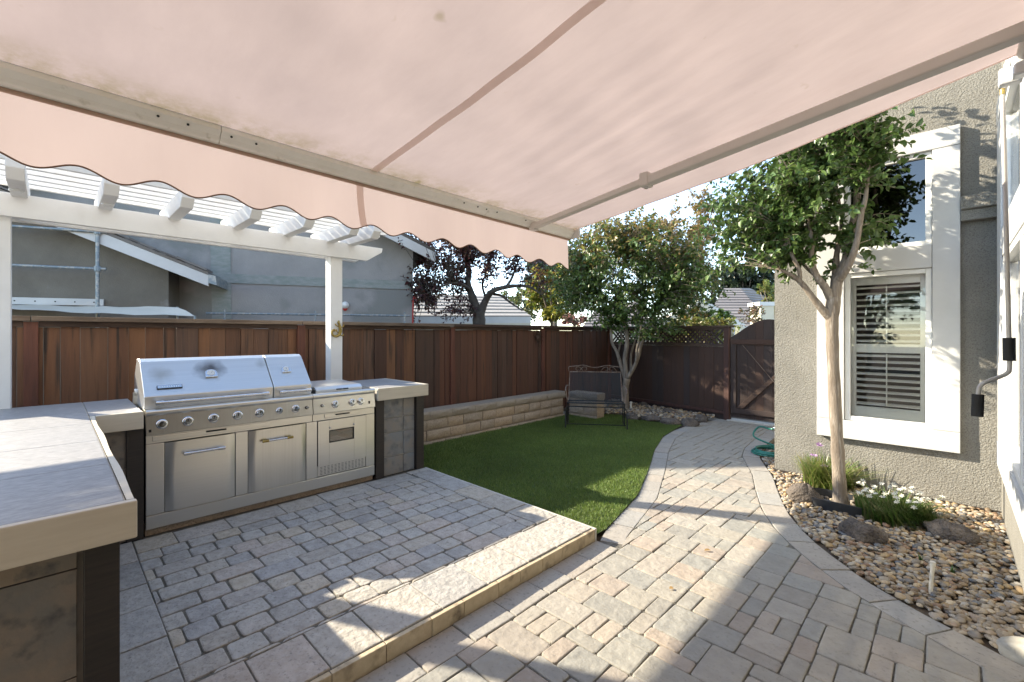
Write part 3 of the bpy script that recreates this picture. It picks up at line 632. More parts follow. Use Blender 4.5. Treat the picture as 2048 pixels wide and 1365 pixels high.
# ================================================================ OUTDOOR KITCHEN COUNTERS
CT = 1.03
def counter(name, label, loc): return thing(name, loc, label, 'counter')
kc = counter('right_counter', 'short tiled counter end to the right of the grill', (-4.7, 2.65, .09))
MB().box(-5.13, -4.285, 2.375, 2.895, .092, .905).build('core', 'grout', kc)
def tiles_x(parent, X, ys, zs, mat):     # tiles on a face looking to +x
    for a, b in zip(ys[:-1], ys[1:]):
        for c, d in zip(zs[:-1], zs[1:]): MB().box(X-.01, X+R.uniform(.0, .0012), a+.0035, b-.0035, c+.0035, d-.0035).build('tile', mat, parent, bevel=.0015, seg=1)
tiles_x(kc, -4.272, [2.43, 2.67, 2.815], [.094, .29, .545, .70, .90], 'slate')
MB().box(-4.30, -4.245, 2.335, 2.428, .092, .902).build('corner_post', 'cornerp', kc, bevel=.003)
MB().box(-4.36, -4.235, 2.82, 2.915, .092, .902).build('corner_post', 'cornerp', kc, bevel=.003)
MB().box(-5.14, -4.236, 2.36, 2.926, .906, 1.0265).build('slab', 'grout', kc)
MB().box(-4.236, -4.205, 2.335, 2.955, .905, CT+.001).build('trim_board', 'trimb', kc, bevel=.004)
MB().box(-5.14, -4.236, 2.927, 2.955, .905, CT+.001).build('trim_board', 'trimb', kc, bevel=.004)
for a, b in ((-5.14, -4.69), (-4.686, -4.24)): MB().box(a, b, 2.362, 2.924, 1.005, CT).build('top_tile', 'cnttop', kc, bevel=.002)
kl = counter('left_counter', 'large L-shaped tiled counter in the left foreground', (-3, -.3, .09))
MB().box(-5.13, -4.27, -1.5, .445, .092, .905).box(-4.27, -2.075, -1.5, .155, .092, .905).build('core', 'grout', kl)
MB().box(-5.139, -4.237, .178, .461, .906, 1.0265).box(-5.139, -2.015, -1.6, .1755, .906, 1.0265).build('slab', 'grout', kl)
tiles_x(kl, -4.258, [.14, .375], [.094, .33, .62, .90], 'slateb')
MB().box(-4.30, -4.238, .372, .468, .092, .902).build('corner_post', 'cornerp', kl, bevel=.003)
MB().box(-2.16, -2.035, .072, .162, .092, .902).build('corner_post', 'cornerp', kl, bevel=.003)
MB().box(-4.25, -4.15, .15, .168, .094, .902).build('tile', 'slate', kl); 
x = -4.14
while x < -2.2: MB().box(x+.002, min(x+.32, -2.17)-.002, .15, .166, .094, .45).box(x+.002, min(x+.32, -2.17)-.002, .15, .166, .454, .90).build('tile', 'slate', kl, bevel=.0015, seg=1); x += .32
for ys, zs in (([-.62, .06], [.83, .90]), ([-.62, .06], [.475, .826]), ([-.62, .06], [.10, .471]), ([-1.3, -.624], [.83, .90]), ([-1.3, -.624], [.475, .826]), ([-1.3, -.624], [.1, .471])):
    MB().box(-2.074, -2.055, ys[0], ys[1]-.003, zs[0], zs[1]).build('tile', 'slateb', kl, bevel=.002)
MB().box(-4.236, -4.205, .208, .465, .905, CT+.001).build('trim_board', 'trimb', kl, bevel=.004)
MB().box(-2.013, -1.982, -1.6, .203, .905, CT+.002).build('trim_board', 'trimb', kl, bevel=.005)
wv = MB(); xs = np.linspace(-4.205, -2.0131, 40)
P = [(xx, .200+.003*math.sin(xx*7), 0) for xx in xs]
for i in range(39):
    (a, ya, _), (b, yb, _) = P[i], P[i+1]
    wv.add([(a, .177, .905), (b, .177, .905), (b, yb, .905), (a, ya, .905), (a, .177, CT+.002), (b, .177, CT+.002), (b, yb, CT+.002), (a, ya, CT+.002)], [(3, 2, 1, 0), (4, 5, 6, 7), (2, 3, 7, 6)])
wv.build('trim_board', 'trimb', kl)
ty = [-1.6, -1.02, -.42, .174]; tx = [-5.14, -4.5, -3.9, -3.26, -2.64, -2.015]
for a, b in zip(tx[:-1], tx[1:]):
    for c, d in zip(ty[:-1], ty[1:]): MB().box(a+.002, b-.002, c+.002, d-.002, 1.005, CT).build('top_tile', 'cnttop', kl, bevel=.0015, seg=1)
MB().box(-5.14, -4.24, .178, .46, 1.005, CT).build('top_tile', 'cnttop', kl, bevel=.002)
o = MB().box(-4.257, -4.244, .20, .29, .66, .80).build('outlet_cover', 'black', kl, bevel=.004)
for z0 in (.685, .745): MB().box(-4.2435, -4.238, .215, .275, z0, z0+.03).build('outlet_flap', 'iron', o, bevel=.002)
# ================================================================ GRILL
gr_ = thing('gas_grill', (-4.6, 1.4, .09), 'large stainless steel built-in gas grill with two hoods and oven', 'grill')
GX = -4.25; Y0, Y1 = .482, 2.318
MB().box(-4.95, GX-.022, Y0+.004, Y1-.004, .17, .985).build('cabinet', 'black', gr_)
MB().box(-4.9, GX-.04, Y0, Y1, .088, .168).build('plinth', 'block', gr_)
MB().box(GX-.03, GX+.004, Y0, Y1, .145, .245).build('kick_plate', 'steel', gr_, bevel=.004)
MB().box(GX-.03, GX, Y0, Y0+.11, .248, .775).build('stile', 'steel', gr_, bevel=.003)
MB().box(GX-.03, GX, 1.063, 1.155, .248, .775).build('stile', 'steel', gr_, bevel=.003)
MB().box(GX-.03, GX, 1.635, 1.735, .248, .775).build('stile', 'steel', gr_, bevel=.003)
MB().box(GX-.03, GX, 2.225, Y1, .248, .775).build('stile', 'steel', gr_, bevel=.003)
MB().box(GX-.03, GX-.001, Y0, 1.69, .778, .842).build('top_rail', 'steel', gr_, bevel=.003)
MB().box(GX-.03, GX-.001, 1.693, Y1, .778, .842).build('top_rail', 'steel', gr_, bevel=.003)
def bowed(y0, y1, z0, z1, mat):
    mb = MB(); n = 24; k = 10; vs = []
    for j in range(k+1):
        for i in range(n+1):
            u = i/n*2-1; v = j/k*2-1
            e = .16+.10*v*v; a = min(1, (1-abs(u))/e); d = .016*(a*a*(3-2*a))*(1)
            vs.append((GX-.004+d, y0+(y1-y0)*i/n, z0+(z1-z0)*j/k))
    mb.add(vs, [(j*(n+1)+i, j*(n+1)+i+1, (j+1)*(n+1)+i+1, (j+1)*(n+1)+i) for j in range(k) for i in range(n)])
    mb.box(GX-.03, GX-.0045, y0, y1, z0, z1)
    return mb.build('door', mat, gr_, smooth=True, ang=50)
def handle(par, p0, p1, out, r, mat='chrome', cap='chrome'):
    p0, p1 = Vector(p0), Vector(p1); o_ = Vector((out, 0, 0)); t = (p1-p0).normalized()
    hb = MB().tube([p0+o_, p1+o_], r, 12).build('handle', mat, par, smooth=True)
    for p, s_ in ((p0, 1), (p1, -1)):
        MB().tube([p+o_-t*.004*s_, p+o_+t*.045*s_], r*1.35, 12).tube([p+t*.02*s_, p+o_+t*.02*s_], r*1.1, 10).build('handle_bracket', cap, hb, smooth=True)
d1 = bowed(.596, 1.059, .25, .772, 'steel'); d2 = bowed(1.159, 1.631, .25, .772, 'steel2')
handle(d1, (GX+.01, .71, .675), (GX+.01, .975, .675), .035, .0095); handle(d2, (GX+.01, 1.26, .675), (GX+.01, 1.50, .675), .035, .0085, 'chrome', 'gold')
# oven door with window
mb = MB(); yo0, yo1, zo0, zo1 = 1.739, 2.221, .352, .772; wy0, wy1, wz0, wz1 = 1.845, 2.095, .555, .675
mb.box(GX-.02, GX+.008, yo0, wy0, zo0, zo1).box(GX-.02, GX+.008, wy1, yo1, zo0, zo1).box(GX-.02, GX+.008, wy0, wy1, zo0, wz0).box(GX-.02, GX+.008, wy0, wy1, wz1, zo1)
od = mb.build('oven_door', 'steel', gr_, bevel=.0015)
MB().box(GX-.004, GX+.0, wy0, wy1, wz0, wz1).build('oven_window', 'ovenglass', od)
f = .008; MB().box(GX-.002, GX+.011, wy0, wy0+f, wz0, wz1).box(GX-.002, GX+.011, wy1-f, wy1, wz0, wz1).box(GX-.002, GX+.011, wy0+f, wy1-f, wz0, wz0+f).box(GX-.002, GX+.011, wy0+f, wy1-f, wz1-f, wz1).build('window_frame', 'iron', od, bevel=.003)
MB().box(GX-.019, GX-.012, wy0+.002, wy1-.002, wz0+.002, wz1-.002).build('oven_lining', 'interior', od)
for yy in (1.85, 2.09): MB().lathe((GX+.008, yy, .70), (1, 0, 0), [(.010, 0), (.010, .008), (.006, .014)], 10).build('screw', 'chrome', od)
# vent panel with real slots
vp = MB().box(GX-.02, GX-.006, 1.739, 2.221, .252, .348).build('vent_panel', 'steel', gr_)
for r_ in range(6):
    mb = MB()
    for q in range(13): yy = 1.765+q*.0345; mb.box(GX-.0065, GX-.0045, yy, yy+.020, .266+r_*.0135, .2695+r_*.0135)
    mb.build('vent_slot', 'black', vp)
# control panels (tilted)
def panel(y0, y1):
    P = [(GX+.022, y0, .846), (GX+.002, y0, .985), (GX-.04, y0, .985), (GX-.04, y0, .846)]
    return MB().prism(P, (0, y1-y0, 0)).build('control_panel', 'steel2' if y0 < 1 else 'steel', gr_, bevel=.003)
cp1 = panel(Y0, 1.688); cp2 = panel(1.692, Y1)
MB().tube([(GX-.008, Y0, 1.008), (GX-.008, 1.688, 1.008)], .026, 16).build('front_rail', 'steel', gr_, smooth=True)
MB().tube([(GX-.008, 1.692, 1.008), (GX-.008, Y1, 1.008)], .026, 16).build('front_rail', 'steel', gr_, smooth=True)
ax = Vector((.139, 0, .020)).normalized()
def knob(par, yy, zz, big=1.0):
    xx = GX+.022-(zz-.846)*.144; c = (xx, yy, zz)
    k_ = MB().lathe(c, ax, [(.036*big, 0), (.036*big, .006), (.030*big, .010), (.026*big, .011)], 24).build('knob', 'black' if big < .5 else 'chrome', par, smooth=True)
    MB().lathe(c, ax, [(.025*big, .011), (.024*big, .030), (.021*big, .034), (.002, .0345)], 24).build('knob_cap', 'chrome', k_, smooth=True)
    if big > .6: MB().box(xx+.034, xx+.0405, yy-.002, yy+.002, zz+.003, zz+.024).build('knob_mark', 'black', k_)
for yy, b in ((.575, 1), (.735, 1), (.905, 1), (1.075, 1), (1.24, 1), (1.40, .78), (1.535, .95), (1.635, .42)): knob(cp1, yy, .918, b)
for yy, b in ((1.775, .4), (1.90, .95), (2.07, .95), (2.16, .95)): knob(cp2, yy, .918, b)
MB().box(GX+.010, GX+.023, .497, .512, .868, .888).build('igniter_switch', 'black', cp1)
MB().box(GX+.008, GX+.02, 2.245, 2.26, .885, .912).build('igniter_switch', 'black', cp2)
# slide-out drip trays
for a, b in ((.52, 1.33), (1.80, 2.15)):
    t_ = MB().box(GX-.002, GX+.008, a, b, .795, .832).build('drip_tray', 'steel', gr_, bevel=.003); c = (a+b)/2
    MB().box(GX+.008, GX+.02, c-.07, c+.07, .812, .824).build('tray_pull', 'iron', t_, bevel=.003)
# deck and hoods
MB().box(-4.95, GX-.03, Y0, Y1, .986, 1.022).build('deck', 'steel', gr_, bevel=.003)
def hood(y0, y1, name):
    pr = [(-4.315, 1.026), (-4.305, 1.122), (-4.325, 1.145), (-4.555, 1.375), (-4.60, 1.395), (-4.72, 1.392), (-4.86, 1.25), (-4.90, 1.026)]
    return MB().prism([(x, y0, z) for x, z in pr], (0, y1-y0, 0)).build(name, 'hood', gr_, bevel=.006, seg=3)
h1 = hood(.478, 1.372, 'main_hood'); h2 = hood(1.378, 1.705, 'small_hood')
handle(h1, (-4.31, .545, 1.075), (-4.31, 1.315, 1.075), .055, .014, 'chrome'); handle(h2, (-4.31, 1.415, 1.075), (-4.31, 1.68, 1.075), .05, .012, 'chrome')
def gauge(par, yy, s=1):
    c = Vector((-4.44, yy, 1.262)); n_ = Vector((1, 0, 1)).normalized(); u = Vector((0, 1, 0)); v = Vector((-1, 0, 1)).normalized()
    P = [c+u*(-.04*s)+v*(-.04*s), c+u*(.04*s)+v*(-.04*s)]+[c+u*(.04*s*math.cos(a))+v*(.035*s*math.sin(a)) for a in np.linspace(0, math.pi, 10)]
    gg = MB().prism([p-n_*.004 for p in P], n_*.016).build('thermometer', 'chrome', par, bevel=.003)
    MB().lathe(c+n_*.012, n_, [(.026*s, 0), (.026*s, .004), (.003, .0045)], 20).build('dial', 'vinyl', gg)
    MB().prism([c+n_*.0168+u*a+v*b for a, b in ((-.002, -.004), (.002, -.004), (.012*s, .016*s))], n_*.001).build('needle', 'black', gg)
gauge(h1, .93, 1.1); gauge(h2, 1.52, .95)
c = Vector((-4.345, .56, 1.172)); u = Vector((0, 1, 0)); v = Vector((-1, 0, 1)).normalized(); n_ = Vector((1, 0, 1)).normalized()
bd = MB().prism([c+u*a+v*b-n_*.003 for a, b in ((0, 0), (.16, 0), (.16, .032), (0, .032))], n_*.008).build('badge', 'iron', h1, bevel=.001)
MB().prism([c+u*a+v*b+n_*.003 for a, b in ((.004, .003), (.156, .003), (.156, .029), (.004, .029))], n_*.003).build('badge_face', 'chrome', bd)
mb = MB()
for q in range(9): a = .016+q*.0145; mb.prism([c+u*(a+e)+v*b+n_*.0055 for e, b in ((0, .009), (.008, .009), (.008, .022), (0, .022))], n_*.001)
mb.build('badge_relief', 'steel', bd)
MB().tube([(-4.72, .462, 1.12), (-4.72, .48, 1.12)], .03, 10).box(-4.74, -4.70, .455, .478, 1.03, 1.12).build('rotisserie_bracket', 'steel', gr_)
# side burner lid
sb_ = MB().prism([(-4.33, 1.752, 1.024), (-4.318, 1.752, 1.055), (-4.36, 1.752, 1.082), (-4.84, 1.752, 1.095), (-4.86, 1.752, 1.024)], (0, .47, 0)).build('side_burner_lid', 'hood', gr_, bevel=.005)
handle(sb_, (-4.325, 1.95, 1.052), (-4.325, 2.06, 1.052), .018, .005, 'iron', 'iron')
for yy in (1.748,): MB().prism([(-4.32, yy, 1.024), (-4.318, yy, 1.06), (-4.40, yy, 1.075), (-4.40, yy, 1.024)], (0, -.012, 0)).build('lid_end_cap', 'black', sb_, bevel=.002)
# ================================================================ PERGOLA
pg = thing('white_pergola', (-5.17, 1.0, 0), 'white painted wooden pergola over the grill with rafters and slats', 'pergola')
for yc in (-.29, 2.305): MB().box(-5.24, -5.10, yc-.07, yc+.07, 1.0 if yc > 0 else 1.0, 2.645).build('post', 'white_in_shade', pg, bevel=.006)
def beam(x0, x1, e):
    P = [(x0, -2.6, 2.66), (x0, -2.6, 2.48), (x0, 2.66+e, 2.475), (x0, 2.86+e, 2.60), (x0, 2.87+e, 2.652)]
    MB().prism(P, (x1-x0, 0, 0)).build('beam', 'white_in_shade', pg, bevel=.005)
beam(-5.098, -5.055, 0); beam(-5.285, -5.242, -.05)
k = 0
for yc in [-2.4, -1.95, -1.5, -1.06, -.62, -.173, .308, .774, 1.283, 1.751, 2.212, 2.46]:
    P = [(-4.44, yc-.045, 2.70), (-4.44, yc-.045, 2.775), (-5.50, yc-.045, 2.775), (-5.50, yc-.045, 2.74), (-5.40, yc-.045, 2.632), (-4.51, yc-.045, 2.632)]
    MB().prism(P, (0, .09, 0)).build('rafter', 'white_in_shade', pg, bevel=.005)
x = -4.56
while x > -5.42:
    MB().box(x-.038, x, -2.7, 2.82, 2.777, 2.846).build('slat', 'white_in_shade', pg, bevel=.003); x -= .158
for yc in (-.18, .31): MB().lathe((-4.82, yc, 2.634), (0, 0, -1), [(.04, 0), (.04, .012), (.03, .02)], 16).build('puck_light', 'vinyl', pg)
# gold lizard ornament on the post
go = thing('gold_ornament', (-5.09, 2.32, 1.66), 'small gold lizard ornament on the white pergola post', 'ornament')
oc = gx(675, 660, -5.085)
def orn(pts): return bez([oc+Vector((.0, a/900*5.2*1.0, b/900*5.2)) for a, b in pts], 6)
pts = orn([(3, 13), (5, 6), (6, -2), (4, -9), (-3, -13), (-10, -10), (-11, -4), (-7, 0), (-5, -3)])
MB().tube(pts, [.012+.010*math.sin(min(1, i/len(pts)*1.6)*math.pi)*(1-i/len(pts)) for i in range(len(pts))], 8).build('body', 'gold', go, smooth=True)
MB().lathe(oc+Vector((.004, .012, .085)), (0, .2, 1), [(.004, -.02), (.017, -.006), (.014, .01), (.004, .026)], 10).build('head', 'gold', go, smooth=True)
for pp in ([(5, 6), (-2, 8), (-5, 12)], [(6, 4), (12, 7), (13, 11)], [(5, -7), (-1, -4), (-2, 1)], [(4, -9), (10, -12), (13, -9)]): MB().tube(orn(pp), [.007]*12+[.004], 6).build('leg', 'gold', go, smooth=True)
# rusty star ornament on the fence
ro = gx(1075, 676, FX+.02); rs = thing('rusty_ornament', ro, 'rusty twisted metal sun ornament hanging on the side fence', 'ornament')
MB().lathe(ro, (1, 0, .3), [(.01, -.02), (.05, 0), (.055, .02), (.03, .045), (.004, .05)], 12).build('face', 'rust', rs, smooth=True)
for q in range(11):
    a = q/11*6.283+R.uniform(-.15, .15); l = R.uniform(.11, .2); dv = Vector((0, math.cos(a), math.sin(a))); sv = Vector((0, -math.sin(a), math.cos(a)))
    MB().tube(bez([ro+dv*.04, ro+dv*l*.6+sv*.03+Vector((.02, 0, 0)), ro+dv*l-sv*.015+Vector((.03, 0, 0))], 5), [.009, .009, .008, .008, .007, .007, .006, .005, .004, .003, .002], 5).build('ray', 'rust', rs, smooth=True)
MB().tube([ro+Vector((.01, 0, .04)), ro+Vector((.01, 0, 1.70-ro.z))], .004, 5).build('hanger', 'rust', rs)
# ================================================================ AWNING
aw = thing('retractable_awning', (-1, 0, 2.6), 'faded pink fabric retractable awning stretched overhead with scalloped valance', 'awning')
AX0, AX1, AY0, AY1 = -2.33, .25, -3.3, 3.1
barz = lambda y: 2.462-.013*y
def canz(x, y):
    t = (x-AX0)/(AX1-AX0); zf = barz(y)+.055; zr = 2.89
    sag = -.035*math.sin(math.pi*t)*(1+.25*math.sin(y*2.1))
    wr = .003*math.sin(y*9+x*5)*math.sin(math.pi*t)+.002*math.sin(x*16+y*3)*math.sin(math.pi*t)
    rip = .0035*math.sin(y*44+x*6)*max(0, 1-abs(y-2.0)/.9)*max(0, 1-abs(t-.45)/.4)
    return zf+(zr-zf)*t+sag+wr+rip
nx, ny = 60, 220
vs = [(AX0+(AX1-AX0)*i/nx, AY0+(AY1-AY0)*j/ny, canz(AX0+(AX1-AX0)*i/nx, AY0+(AY1-AY0)*j/ny)) for j in range(ny+1) for i in range(nx+1)]
cn = MB().add(vs, [(j*(nx+1)+i, j*(nx+1)+i+1, (j+1)*(nx+1)+i+1, (j+1)*(nx+1)+i) for j in range(ny) for i in range(nx)]).build('canopy', 'fabric', aw, smooth=True, ang=180)
for ysm in (1.25, -.35, -1.95):
    vs = []; 
    for i in range(nx+1):
        x = AX0+(AX1-AX0)*i/nx
        for e in (-.022, .022): vs.append((x, ysm+e, canz(x, ysm+e)-.003))
    MB().add(vs, [(2*i, 2*i+1, 2*i+3, 2*i+2) for i in range(nx)]).build('seam', 'seam', cn, smooth=True)
tb = [(AX0+(AX1-AX0)*i/nx, AY1+.002, canz(AX0+(AX1-AX0)*i/nx, AY1)) for i in range(nx+1)]
MB().tube(tb, .004, 6).build('hem', 'seam', cn)
# valance
vb = lambda y: barz(y)-.243-.010*y*.3-.020*math.cos(2*math.pi*(y+.05)/.2425)
VX = -2.365; n = 560; vs = []
for i in range(n+1):
    y = AY0+(AY1-AY0)*i/n; b = vb(y); tp = barz(y)+.03
    for k in range(5):
        t = k/4; vs.append((VX-.012*t*math.sin(y*5.2+1)-.006*t*math.sin(y*13), y, tp+(b-tp)*t))
va = MB().add(vs, [(i*5+k, i*5+k+1, (i+1)*5+k+1, (i+1)*5+k) for i in range(n) for k in range(4)]).build('valance', 'valance', aw, smooth=True, ang=180)
MB().tube([vs[i*5+4] for i in range(n+1)], .0032, 6).build('binding', 'binding', va)
for ysm in (1.2,):
    q = []
    for k in range(9):
        t = k/8; y = ysm+.03*t*t; b = vb(y); tp = barz(y)+.03; X_ = VX-.012*t*math.sin(y*5.2+1)-.006*t*math.sin(y*13)
        q += [(X_+.003, y-.02, tp+(b-tp)*t), (X_+.003, y+.02, tp+(b-tp)*t)]
    MB().add(q, [(2*i, 2*i+1, 2*i+3, 2*i+2) for i in range(8)]).build('seam', 'seam', va)
def yprism(prof, y0, y1, name, mat, par):
    vs = [(x, y0, barz(y0)+z) for x, z in prof]+[(x, y1, barz(y1)+z) for x, z in prof]; k = len(prof)
    return MB().add(vs, [tuple(range(k))[::-1], tuple(range(k, 2*k))]+[(i, (i+1) % k, k+(i+1) % k, k+i) for i in range(k)]).build(name, mat, par, bevel=.003)
fbp = [(-2.36, -.012), (-2.36, .06), (-2.33, .075), (-2.30, .06), (-2.292, .034), (-2.314, .014), (-2.322, -.004), (-2.345, -.012)]
ys_ = [AY0, -1.6, .52, 3.105]
for a, b in zip(ys_[:-1], ys_[1:]): yprism(fbp, a+.001, b-.001, 'front_bar', 'bar', aw)
yprism([(-2.362, -.026), (-2.362, -.0125), (-2.343, -.0125), (-2.343, -.026)], AY0, 3.1, 'valance_channel', 'channel', aw)
yprism([(-2.375, -.02), (-2.375, .08), (-2.25, .07), (-2.25, -.01)], 3.106, 3.125, 'end_cap', 'vinyl', aw)
for yy in (.30, .40, .56, .66, 1.9, 2.02, 2.1, 2.2, 2.5): MB().lathe((-2.302, yy, barz(yy)+.024), (.5, 0, -1), [(.005, 0), (.005, .004), (.002, .005)], 8).build('rivet', 'iron', aw)
def armb(y, x0, z0, x1, z1, w_, hh, nm):
    P = [(x0, y-w_/2, z0), (x1, y-w_/2, z1), (x1, y-w_/2, z1+hh), (x0, y-w_/2, z0+hh)]
    return MB().prism(P, (0, w_, 0)).build(nm, 'arm', aw, bevel=.008)
for y in (2.6, -2.2):
    armb(y, -2.30, 2.405, -1.36, 2.535, .055, .04, 'fore_arm'); armb(y, -1.37, 2.52, .24, 2.735, .07, .055, 'upper_arm')
    MB().box(-1.40, -1.34, y-.04, y+.04, 2.515, 2.60).build('elbow', 'arm', aw, bevel=.008)
    MB().lathe((-1.37, y, 2.515), (0, 0, -1), [(.012, 0), (.012, .01), (.004, .012)], 8).build('elbow_bolt', 'chrome', aw)
    MB().box(-2.335, -2.285, y-.03, y+.03, 2.392, 2.45).build('arm_bracket', 'arm', aw, bevel=.005)
MB().tube([(.25, AY0, 2.90), (.25, 3.12, 2.90)], .045, 16).build('roller', 'arm', aw, smooth=True)
MB().box(.20, .309, 3.125, 3.20, 2.80, 2.97).build('end_bracket', 'vinyl', aw, bevel=.01)
MB().box(.16, .24, 3.205, 3.26, 2.80, 2.88).build('gear_box', 'vinyl', aw, bevel=.01)
# crank handle hanging from the gear box
dp = 2.32
ck = thing('crank_handle', at(2005, 180, dp), 'long grey awning crank rod with two black grips hanging by the window', 'crank')
def cp(px, py, e=0): return at(px, py, dp+e)
eye = cp(2011, 140)
MB().tube([eye+Vector((0, 0, .0))+Vector((.0, .016*math.cos(a), .03*math.sin(a))) for a in np.linspace(0, 6.283, 17)], .006, 8).build('eye', 'vinyl', ck, smooth=True)
MB().tube(bez([cp(2005, 182), cp(2000, 170), cp(2001, 156), cp(2008, 150), cp(2014, 154), cp(2016, 164)], 6), .007, 8).build('hook', 'chrome', ck, smooth=True)
MB().tube([cp(2005, 190), cp(2005, 178)], .011, 10).build('ferrule', 'gold', ck, smooth=True)
rod = [cp(2005, 188), cp(2009, 330), cp(2014, 520), cp(2018, 680), cp(2019, 735), cp(2014, 747), cp(2000, 754), cp(1975, 763), cp(1962, 771), cp(1957, 785), cp(1955, 832)]
MB().tube(bez(rod, 8), .0098, 10).build('rod', 'crank', ck, smooth=True)
MB().tube([cp(2018, 676), cp(2018.6, 722)], .0235, 14).build('grip', 'rubber', ck, smooth=True); MB().tube([cp(1956, 789), cp(1954.5, 833)], .0235, 14).build('grip', 'rubber', ck, smooth=True)
# ================================================================ TREES
def lobes_pts(lobes, clump, k, spread):
    out = []
    for (cx, cy, cz, rx, ry, rz, n) in lobes:
        for _ in range(n):
            while True:
                u = NR.uniform(-1, 1, 3); l = np.linalg.norm(u)
                if l < 1 and l > NR.uniform(0, .8): break
            c = Vector((cx+u[0]*rx, cy+u[1]*ry, cz+u[2]*rz))
            for _ in range(k): out.append(c+Vector(NR.normal(0, spread, 3)))
    return out
def leaf_arrays(P, D, N, L, W, col, six=False):
    D = D/np.linalg.norm(D, axis=1, keepdims=True); S = np.cross(D, N); S /= np.linalg.norm(S, axis=1, keepdims=True)+1e-9; U = np.cross(S, D)
    L = L[:, None]; W = W[:, None]; n = len(P)
    if six:
        V = np.stack([P, P+D*L*.3+S*W*.85+U*W*.35, P+D*L*.68+S*W*.8+U*W*.3, P+D*L-U*L*.12, P+D*L*.68-S*W*.8+U*W*.3, P+D*L*.3-S*W*.85+U*W*.35], 1); q = 6
        F = np.array([[0, 1, 2], [0, 2, 3], [0, 3, 4], [0, 4, 5]])
    else:
        V = np.stack([P, P+D*L*.45+S*W+U*W*.4, P+D*L-U*L*.1, P+D*L*.45-S*W+U*W*.4], 1); q = 4; F = np.array([[0, 1, 2], [0, 2, 3]])
    F = (F[None]+(np.arange(n)*q)[:, None, None]).reshape(-1, 3)
    return V.reshape(-1, 3), F, np.repeat(col, q, 0)
